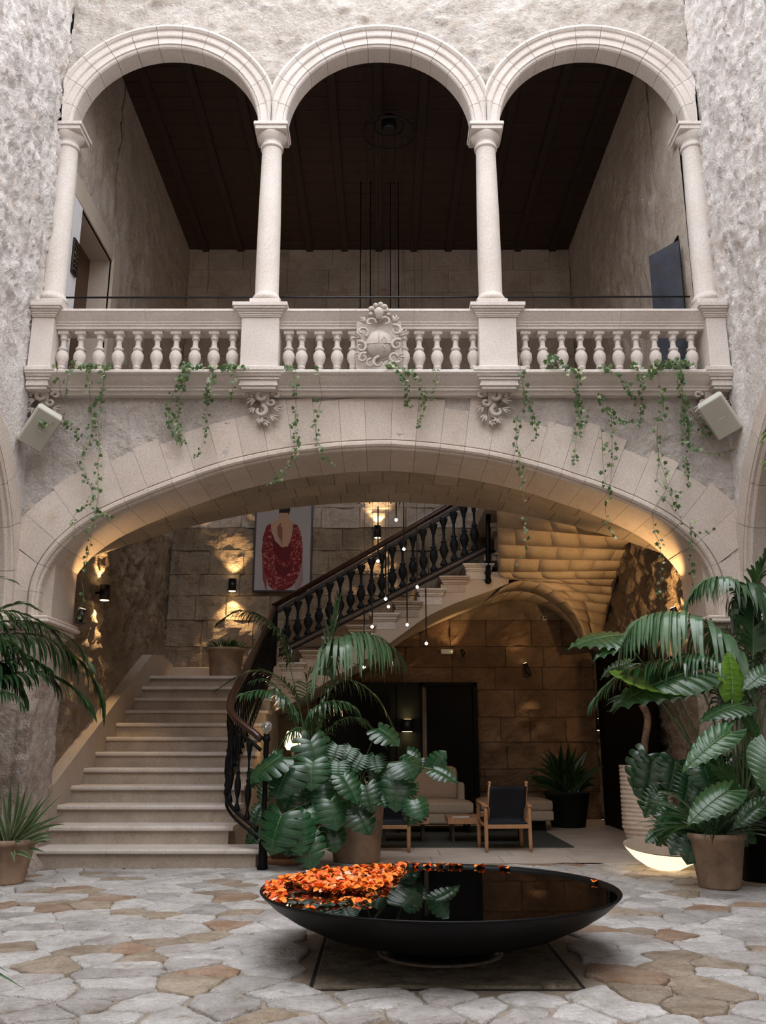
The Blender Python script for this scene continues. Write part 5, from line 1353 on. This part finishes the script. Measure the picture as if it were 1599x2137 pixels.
def stemp(parent, pts, r=.008, mat=None, name='leaf_stem'):
    m = MB(); m.tube(spline(pts, 12), [r*(1-.4*i/11) for i in range(12)], 6); m.build(name, mat or M_vineg, parent)
Mo = plant('monstera_plant', 'large glossy monstera with split leaves over the big clay pot')
mp0 = V(P1.x, 11.15, .72)
ML = [ # base px, tip px, Y, face x, width, mesh
 (648,1545,672,1608,10.55,(.1,-1,.9),1.15,0),(652,1590,648,1645,10.4,(0,-1,.7),1.25,0),(604,1600,570,1660,10.35,(-.1,-1,.7),1.2,1),(585,1580,515,1618,10.3,(-.3,-.8,1),.9,0),
 (588,1700,556,1778,10.2,(-.2,-1,.8),1.15,1),(620,1712,632,1780,10.25,(.3,-1,.6),1.1,0),(640,1690,640,1730,10.4,(0,-1,.6),1.2,1),(690,1670,706,1728,10.45,(.2,-1,.6),1.2,1),
 (705,1555,690,1588,10.6,(.1,-1,1.),1.3,3),(706,1590,702,1625,10.5,(0,-1,.8),1.5,3),(716,1620,752,1670,10.4,(.3,-1,.8),.95,2),(735,1560,715,1585,10.7,(.1,-1,.8),1.4,3),
 (757,1575,738,1605,10.7,(0,-1,.8),1.4,3),(782,1578,790,1608,10.7,(0,-1,.8),1.5,3),(785,1650,806,1678,10.5,(.3,-1,.7),1.3,3),(765,1640,780,1690,10.45,(.1,-1,.6),1.1,2),
 (830,1630,826,1690,10.5,(.0,-1,.6),1.15,0),(838,1588,868,1618,10.45,(.2,-1,.9),1.5,1),(790,1520,836,1545,10.6,(.2,-.8,1),1.1,0),(900,1602,925,1570,10.45,(.1,-1,.5),.9,1),(905,1605,955,1622,10.4,(.1,-.9,.9),.85,2),
 (866,1670,880,1706,10.4,(.1,-1,.5),1.15,1),(820,1610,812,1640,10.7,(0,-1,.6),1.3,2),(745,1690,775,1735,10.5,(.3,-1,.3),1.1,0),(640,1750,650,1812,10.35,(0,-1,.3),1.1,0),
 (680,1620,650,1660,10.7,(0,-1,.6),1.2,2),(610,1650,590,1690,10.7,(-.1,-1,.6),1.2,0),(665,1640,668,1680,10.6,(0,-1,.5),1.3,1),(730,1650,725,1690,10.7,(0,-1,.5),1.2,0),(560,1640,545,1675,10.7,(0,-1,.5),1.0,2),(605,1740,600,1785,10.6,(0,-1,.4),1.1,0),(690,1730,700,1775,10.6,(0,-1,.4),1.1,1)]
for bx_, by_, tx, ty, Y, fc, wd, k in ML:
    B = at(bx_, by_, Y); T_ = at(tx, ty, Y-.12); put(Mo, (MON+MONs)[k], B, T_, fc, wd)
    stemp(Mo, [mp0+V(R(-.12,.12), R(-.1,.1), 0), mp0.lerp(B, .5)+V(0,.05,R(.05,.2)), B], .008)
for i in range(34):
    px_, py_ = random.choice(((R(520,880), R(1570,1690)), (R(540,700), R(1600,1800)))); Y = R(10.75, 11.1); B = at(px_, py_, Y); s_ = R(.14,.26)
    put(Mo, random.choice(MON+MONs), B, B+V(R(-.6,.6), -.25, R(-1,-.3)).normalized()*s_, (R(-.4,.4), -1, R(.2,.9)), R(.9,1.3))
# --- right elephant ears
Ea = plant('elephant_ear_plant', 'elephant ear plant with huge wavy leaves at the right corner')
eroot = V(3.55, 9.45, .35)
EL = [(1300,1328,1186,1322,9.3,(0,-.45,1),1.25,0,.05),(1338,1332,1236,1352,9.15,(.1,-.7,1),.75,1,.1),(1450,1402,1268,1438,9.0,(.0,-.75,1),.75,0,.1),
 (1545,1472,1458,1484,8.9,(0,-.5,1),.9,0,.1),(1522,1528,1424,1588,8.7,(.2,-.8,1),.75,1,.2),(1606,1560,1592,1642,8.4,(-.3,-1,.7),1.2,0,.15),(1520,1650,1430,1700,8.5,(.1,-.6,1),.85,0,.15),
 (1606,1400,1548,1428,9.0,(0,-.8,.9),1.0,1,.1),(1315,1384,1252,1400,9.6,(0,-.7,1),.9,1,.1),(1500,1600,1560,1660,9.0,(.1,-.9,.5),.9,1,.1),(1560,1500,1600,1560,9.2,(.3,-.9,.6),.9,1,.1),(1590,1680,1530,1720,8.9,(0,-.8,.6),.8,1,.1)]
for bx_, by_, tx, ty, Y, fc, wd, k, dy in EL:
    B = at(bx_, by_, Y); T_ = at(tx, ty, Y-dy); put(Ea, EAR[k], B, T_, fc, wd); stemp(Ea, [eroot+V(R(-.1,.1), R(-.1,.1), 0), eroot.lerp(B, .55)+V(.06,0,.12), B], .013)
B = at(1528,1458,8.95); put(Ea, EARb, B, at(1536,1356,8.9), (.25,-1,.1), 1.0); stemp(Ea, [eroot, at(1530,1560,9.0), B], .012)
B = at(1440,1432,9.05); put(Ea, EARg, B, at(1256,1444,9.0), (0,.7,-1), .75); 
Mr = plant('monstera_plant', 'dark monstera leaves over the glowing lamp and ribbed planter')
for bx_, by_, tx, ty, Y, fc, wd, k in [(1352,1575,1322,1640,9.9,(-.2,-1,.5),.9,0),(1362,1590,1345,1690,9.8,(-.2,-1,.4),.75,2),(1375,1650,1348,1700,9.7,(-.1,-1,.5),.9,3),(1452,1740,1440,1800,9.2,(0,-1,.3),1.1,0),(1432,1740,1402,1776,9.25,(-.3,-1,.5),1.0,2),(1470,1600,1490,1650,9.3,(0,-1,.3),1.2,1),(1410,1590,1400,1650,9.7,(0,-1,.3),1.1,0),(1440,1620,1430,1680,9.6,(0,-1,.3),1.1,3),(1395,1690,1380,1740,9.6,(0,-1,.3),1.1,3),(1500,1690,1530,1730,9.2,(.2,-1,.5),.9,2)]:
    B = at(bx_, by_, Y); put(Mr, (MON+MONs)[k], B, at(tx, ty, Y-.1), fc, wd); stemp(Mr, [V(3.4, 9.5, .4), V(3.4,9.5,.4).lerp(B, .5)+V(0,0,.15), B], .008)
for i in range(30):
    B = at(R(1370,1600), R(1560,1740), R(9.3,9.9)); s_ = R(.16,.28); put(Mr, random.choice(MON+MONs), B, B+V(R(-.7,.5), -.2, R(-1,-.2)).normalized()*s_, (R(-.4,.4), -1, R(.1,.8)), R(.8,1.2))
# --- strap leaves
def blade(m, root, tip, bend, w, K=9, slot=0, edge=False):
    root, tip = Vector(root), Vector(tip); mid = root.lerp(tip, .5)+Vector(bend); b0 = len(m.v)
    for j in range(K+1):
        u = j/K; p = root*(1-u)**2+mid*2*u*(1-u)+tip*u*u; q = (mid-root)*(1-u)+(tip-mid)*u
        s_ = q.cross(V(0,-1,0)+V(.3,0,.4)); s_.normalize(); n_ = s_.cross(q).normalized()
        ww = w*(.55+.45*math.sin(PI*min(1, u*.9+.1)))*(1 if u < .7 else (1-(u-.7)/.3*.93))
        for a, zf in ((-1,.25),(-.7,.1),(0,-.12),(.7,.1),(1,.25)): m.v.append(tuple(p+s_*ww*a+n_*ww*zf))
    for j in range(K):
        for i in range(4): m.face([b0+5*j+i, b0+5*j+i+1, b0+5*j+i+6, b0+5*j+i+5], 1 if edge and i in (0, 3) else slot, True)
Yc = plant('striped_yucca', 'spiky yucca with pale-edged blades in the clay pot at the left pier')
y0_ = at(14, 1772, 9.4)
for tx, ty in [(112,1648),(128,1660),(134,1700),(136,1720),(112,1738),(108,1760),(118,1752),(96,1780),(72,1798),(56,1640),(70,1645),(40,1628),(22,1622),(4,1640),(-20,1660),(-40,1700),(90,1662),(-60,1740),(30,1800),(24,1775),(-30,1790),(86,1690),(60,1700),(100,1715),(48,1760),(36,1690),(10,1690),(-10,1650)]:
    m = MB(); tp = at(tx, ty, 9.4+R(-.45,.1)); up_ = .10 if ty > 1690 else .02
    blade(m, y0_+V(R(-.05,.05), R(-.05,.05), -.05), tp, (0, 0, up_+R(0,.05)), R(.018,.026), edge=True); m.build('blade', [M_leafY, M_leafYe], Yc)
St = plant('strap_leaf_plant', 'dark strap-leaved plant in the right clay pot')
s0_ = V(P3.x, 9.2, .44)
for i in range(46):
    a = R(0, 2*PI); r_ = R(.35,.85); h_2 = R(-.05,.55); tp = s0_+V(math.cos(a)*r_, math.sin(a)*r_*.7-.1, h_2*(1-.4*r_))
    m = MB(); blade(m, s0_+V(R(-.08,.08), R(-.08,.08), -.02), tp, (0,0,R(.15,.35)), R(.008,.015)); m.build('blade', M_leafD if i % 3 else M_leafY, St)
for tx, ty in [(1352,1680),(1360,1700),(1340,1730),(1350,1668),(1372,1650),(1590,1690),(1596,1640),(1480,1800),(1476,1660),(1345,1745)]:
    m = MB(); blade(m, s0_, at(tx, ty, 9.1), (0,0,.2), .012); m.build('blade', M_leafY, St)
As = plant('aspidistra_plant', 'dark broad-bladed aspidistra in the hall corner')
a0_ = V(P7.x, 15.6, .5)
for i in range(60):
    a = R(0, 2*PI); r_ = R(.1,.75); tp = a0_+V(math.cos(a)*r_*1.05, math.sin(a)*r_*.6-.1, R(.55,1.05)-.65*r_); m = MB()
    blade(m, a0_+V(R(-.15,.15), R(-.1,.1), 0), tp, (0,0,.15), R(.035,.055)); m.build('blade', M_leafD, As)
Lb = plant('low_shrub', 'low bushy green plant in the landing planter')
l0 = V(P6.x, 16.3, P6.z+.5)
for i in range(90):
    a = R(0, 2*PI); r_ = R(.05,.42); tp = l0+V(math.cos(a)*r_, math.sin(a)*r_*.8, R(.10,.34)-.35*r_); m = MB()
    blade(m, l0+V(math.cos(a)*r_*.4, math.sin(a)*r_*.4, -.02), tp, (0,0,.06), R(.010,.018), 5); m.build('blade', M_leafD, Lb)
Bk = plant('background_palm', 'dim ringed-trunk plant in the ribbed planter'); 
m = MB(); tr = spline([V(P5.x, 12.2, 1.0), at(1345,1560,12.2), at(1352,1500,12.2), at(1340,1470,12.2)], 40); m.tube(tr, [.045+.006*(i % 2) for i in range(40)], 10); m.build('trunk', M_trunk, Bk)
for k in range(14):
    a = 2*PI*k/14; B = tr[-1]; m = MB(); blade(m, B, B+V(math.cos(a)*.5, math.sin(a)*.4, R(-.15,.3)), (0,0,.2), .02); m.build('blade', M_leafD, Bk)
Co = plant('foreground_strap_plant', 'blade tips of a potted plant just outside the lower left corner')
pc = V(-2.7, 5.3, .35)
for tx, ty in [(52,2064),(20,2030),(-20,2010)]:
    m = MB(); blade(m, pc, at(tx, ty, 5.25), (0,0,.05), .016); m.build('blade', M_leafK, Co)
pot((-2.75, 5.3, 0), taper(.17,.24,.36), M_terra, 'clay pot just outside the lower left corner', (.21,.30))
Tr = plant('hanging_fern', 'yellow-green frond tips entering at the right edge under the loudspeaker')
for a_, b_ in [((1625,880),(1586,912)),((1625,890),(1582,928)),((1625,940),(1588,972)),((1625,950),(1590,985))]:
    m = MB(); blade(m, at(*a_, 9.0), at(*b_, 9.0), (0,0,.02), .018); m.build('blade', M_leafB, Tr)
m = MB(); m.tube([at(1622,875,9.0), at(1630,950,9.05), V(XR+.02, 9.1, 4.6)], .006, 5); m.build('stem', M_vine, Tr)

# ================================================================== IVY
random.seed(77)
def ivy_mesh(mat):
    m = MB(); pts = [(0,-.42),(.16,-.50),(.42,-.40),(.30,-.18),(.60,-.02),(.30,.12),(.18,.20),(0,.62),(-.18,.20),(-.30,.12),(-.60,-.02),(-.30,-.18),(-.42,-.40),(-.16,-.50)]
    b = m.add([(0,-.05,.05)]+[(x, y, -.10*abs(x)-.06*abs(y)) for x, y in pts]); n = len(pts)
    for i in range(n): m.face([b, b+1+i, b+1+(i+1) % n], 0, True)
    return m.mesh('leaf', mat)
IV = [ivy_mesh(M_leafI), ivy_mesh(M_leafI), ivy_mesh(M_leafIy)]
def vine(pts, label, dens=1.0, Y=9.93, size=.060, r=.0035, leafy=None, sag=True):
    P = []
    for i, p in enumerate(pts):
        y = p[2] if len(p) > 2 else (9.74 if p[1] < 812 else Y); P.append(at(p[0], p[1], y))
    if 740 < pts[0][1] < 782 and Y > 9.9 and pts[0][0] > 100: P.insert(0, V(P[0].x, 9.93, 5.67))
    L = sum((b-a).length for a, b in zip(P, P[1:])); n = max(12, int(L/.035)); c = spline(P, n)
    c = [p+V(.012*noise.noise(p*9), .01*noise.noise(p*7+V(3,0,0)), 0) for p in c]
    t = plant('ivy_vine', label, 'vine'); m = MB(); m.tube(c, [r*(1-.5*i/(n-1)) for i in range(n)], 5); m.build('stem', M_vine, t)
    k = int(L*38*dens)
    for i in range(k):
        u = (i+R(0,1))/k; 
        # bunches
        if noise.noise(V(u*L*4, P[0].x*7, 1)) < -.12 and R(0,1) < .75: continue
        x = u*(n-1); j = min(int(x), n-2); p = c[j].lerp(c[j+1], x-j); s_ = size*R(.55,1.25)*(1-.35*u)
        d = V(R(-1,1), -.35, R(-.7,.6)).normalized()*s_*R(.5,1.1)
        o = link('leaf', random.choices(IV, (.5,.35,.15))[0], t); o.location = p+d
        o.rotation_euler = (PI/2+R(-.7,.5), R(-.5,.5), R(-.7,.7)) ; o.rotation_euler.rotate_axis('Z', PI+R(-.8,.8)); o.scale = (s_, s_, s_)
VN = [
 ([(146,765),(140,800),(136,830)], 'short ivy strand in the left corner above the loudspeaker', .7),
 ([(118,772),(123,800),(130,835),(137,855),(120,880)], 'bare pale ivy stem curling to the left loudspeaker', .25),
 ([(80,888,9.62),(105,885,9.7),(125,885),(150,892),(165,905),(158,925),(140,930)], 'ivy sprig wrapped round the left loudspeaker', 1.3),
 ([(188,765),(187,800),(188,830),(192,880),(186,925),(172,950),(178,990),(190,1020),(188,1060)], 'long ivy strand left of the first balusters', 1.1),
 ([(220,765),(216,800),(210,840),(205,880),(208,930),(204,980),(204,1040),(196,1090),(188,1130),(182,1165),(172,1195),(174,1240),(170,1290)], 'longest left ivy strand hanging over the arch edge', .9),
 ([(204,1040),(175,1060),(155,1078),(158,1120)], 'short side shoot of ivy near the left arch moulding', .6),
 ([(196,1062),(215,1072),(232,1085)], 'tiny ivy shoot on the left arch moulding', 1.4),
 ([(385,762),(378,790),(360,825),(352,870),(366,905),(378,935)], 'thick yellowish ivy bunch left of centre', 2.4),
 ([(395,765),(385,800),(372,850),(372,890),(385,925)], 'second ivy bunch tangled beside the yellowish one', 2.2),
 ([(440,768),(440,810),(432,850),(430,890),(422,930),(405,960)], 'leafy ivy strand right of the yellowish bunch', 2.0),
 ([(490,765),(486,800),(482,845)], 'short ivy strand just left of the left pedestal', 1.2),
 ([(607,768),(618,800),(618,850),(615,890),(620,930),(612,955),(595,985),(575,1005),(560,1018)], 'long ivy strand right of the left corbel, ending over the arch', 1.2),
 ([(664,770),(668,800),(672,830),(660,870),(662,920),(680,955),(700,970)], 'ivy strand with a bright tuft over the arch crown left', 1.1),
 ([(812,760),(835,780),(850,810),(848,840),(856,850)], 'ivy bunch right of the coat of arms', 3.0),
 ([(820,762),(870,790),(885,830),(880,870),(872,892)], 'ivy strand trailing right of the coat of arms', 1.7),
 ([(905,765),(912,790),(905,825),(912,835)], 'thin ivy strand under the middle balusters', .8),
 ([(1082,735),(1086,770),(1090,800),(1098,840),(1080,870),(1078,915),(1084,960),(1085,1000),(1095,1050),(1098,1100),(1096,1150),(1072,1180)], 'long ivy strand beside the right corbel, dangling below the arch', .9),
 ([(1090,810),(1112,860),(1118,905),(1098,935)], 'leafy ivy offshoot beside the right corbel', 1.9),
 ([(1150,745),(1180,765),(1195,790),(1205,830)], 'ivy creeping over the ledge right of the right pedestal', 1.8),
 ([(1205,780),(1205,830),(1210,880),(1202,920),(1198,965)], 'dense ivy strand hanging under the right balusters', 2.3),
 ([(1215,830),(1222,880),(1218,905)], 'short side shoot of the dense ivy strand', .7),
 ([(1245,825),(1262,855),(1280,870),(1295,880),(1325,882)], 'ivy sprig with variegated leaves crossing the plaster', 2.2),
 ([(1275,850),(1278,900),(1278,950),(1275,1000),(1268,1040),(1265,1075),(1275,1110),(1290,1120)], 'ivy strand ending in a bright tuft over the right arch', .9),
 ([(1255,895),(1258,950),(1264,1010),(1270,1040)], 'very thin ivy stem left of the tufted strand', .4),
 ([(1262,765),(1290,785),(1305,800),(1315,825),(1335,850),(1338,880)], 'ivy strand sweeping down right from the ledge', 1.6),
 ([(1330,765),(1338,800),(1338,840),(1335,890)], 'straight ivy strand in the middle of the right tangle', 1.5),
 ([(1370,765),(1380,810),(1385,850),(1372,890),(1375,950),(1390,1000),(1410,1060),(1430,1100),(1445,1115),(1490,1110)], 'long ivy stem curving over the right arch spandrel', .8),
 ([(1372,900),(1375,960),(1372,1000),(1395,1025),(1425,1025)], 'thin looping ivy stem on the right spandrel', .6),
 ([(1400,755),(1420,790),(1425,830),(1428,880),(1432,930),(1430,980),(1440,1020)], 'thick ivy strand left of the right loudspeaker', 2.2),
 ([(1425,760),(1415,800),(1430,850),(1450,870),(1490,935)], 'pale ivy stem arching toward the right loudspeaker', .5),
 ([(1430,870),(1450,900),(1475,905),(1500,915)], 'leafy ivy sprig under the right loudspeaker', 2.4),
 ([(1432,930),(1465,945),(1505,945),(1540,935),(1570,910)], 'ivy sprig reaching right toward the courtyard wall', 1.2),
 ([(1410,1070),(1395,1050),(1370,1030)], 'short bare ivy twig on the right voussoirs', .5),
 ([(1382,1035),(1365,1065),(1365,1100),(1378,1140),(1380,1200),(1375,1250)], 'ivy strand crossing the lit arch soffit', .7),
 ([(1440,1090),(1445,1140),(1440,1180),(1447,1230),(1450,1260)], 'thin dark ivy stem hanging by the right spotlight', .5),
 ([(1345,790),(1375,770),(1400,760)], 'ivy tangle creeping along the right ledge', 2.6),
 ([(1380,760),(1420,755),(1455,765)], 'bright ivy tuft at the right end of the balustrade', 3.2),
 ([(150,760),(175,765),(210,762)], 'ivy tuft on the ledge among the left balusters', 2.4),
 ([(385,765),(420,768),(455,765)], 'ivy tuft on the ledge above the yellowish bunch', 2.6),
 ([(470,768),(500,765),(515,768)], 'ivy tuft on the ledge at the left pedestal', 2.6),
 ([(602,765),(615,770)], 'ivy tuft right of the left pedestal', 3.5),
]
for pts, lb, dn in VN:
    low = pts[0][1] > 1000 or pts[-1][1] > 1130
    vine([((p[0], p[1], 9.95) if p[1] > 812 and len(p) < 3 else p) for p in pts], lb, dn)
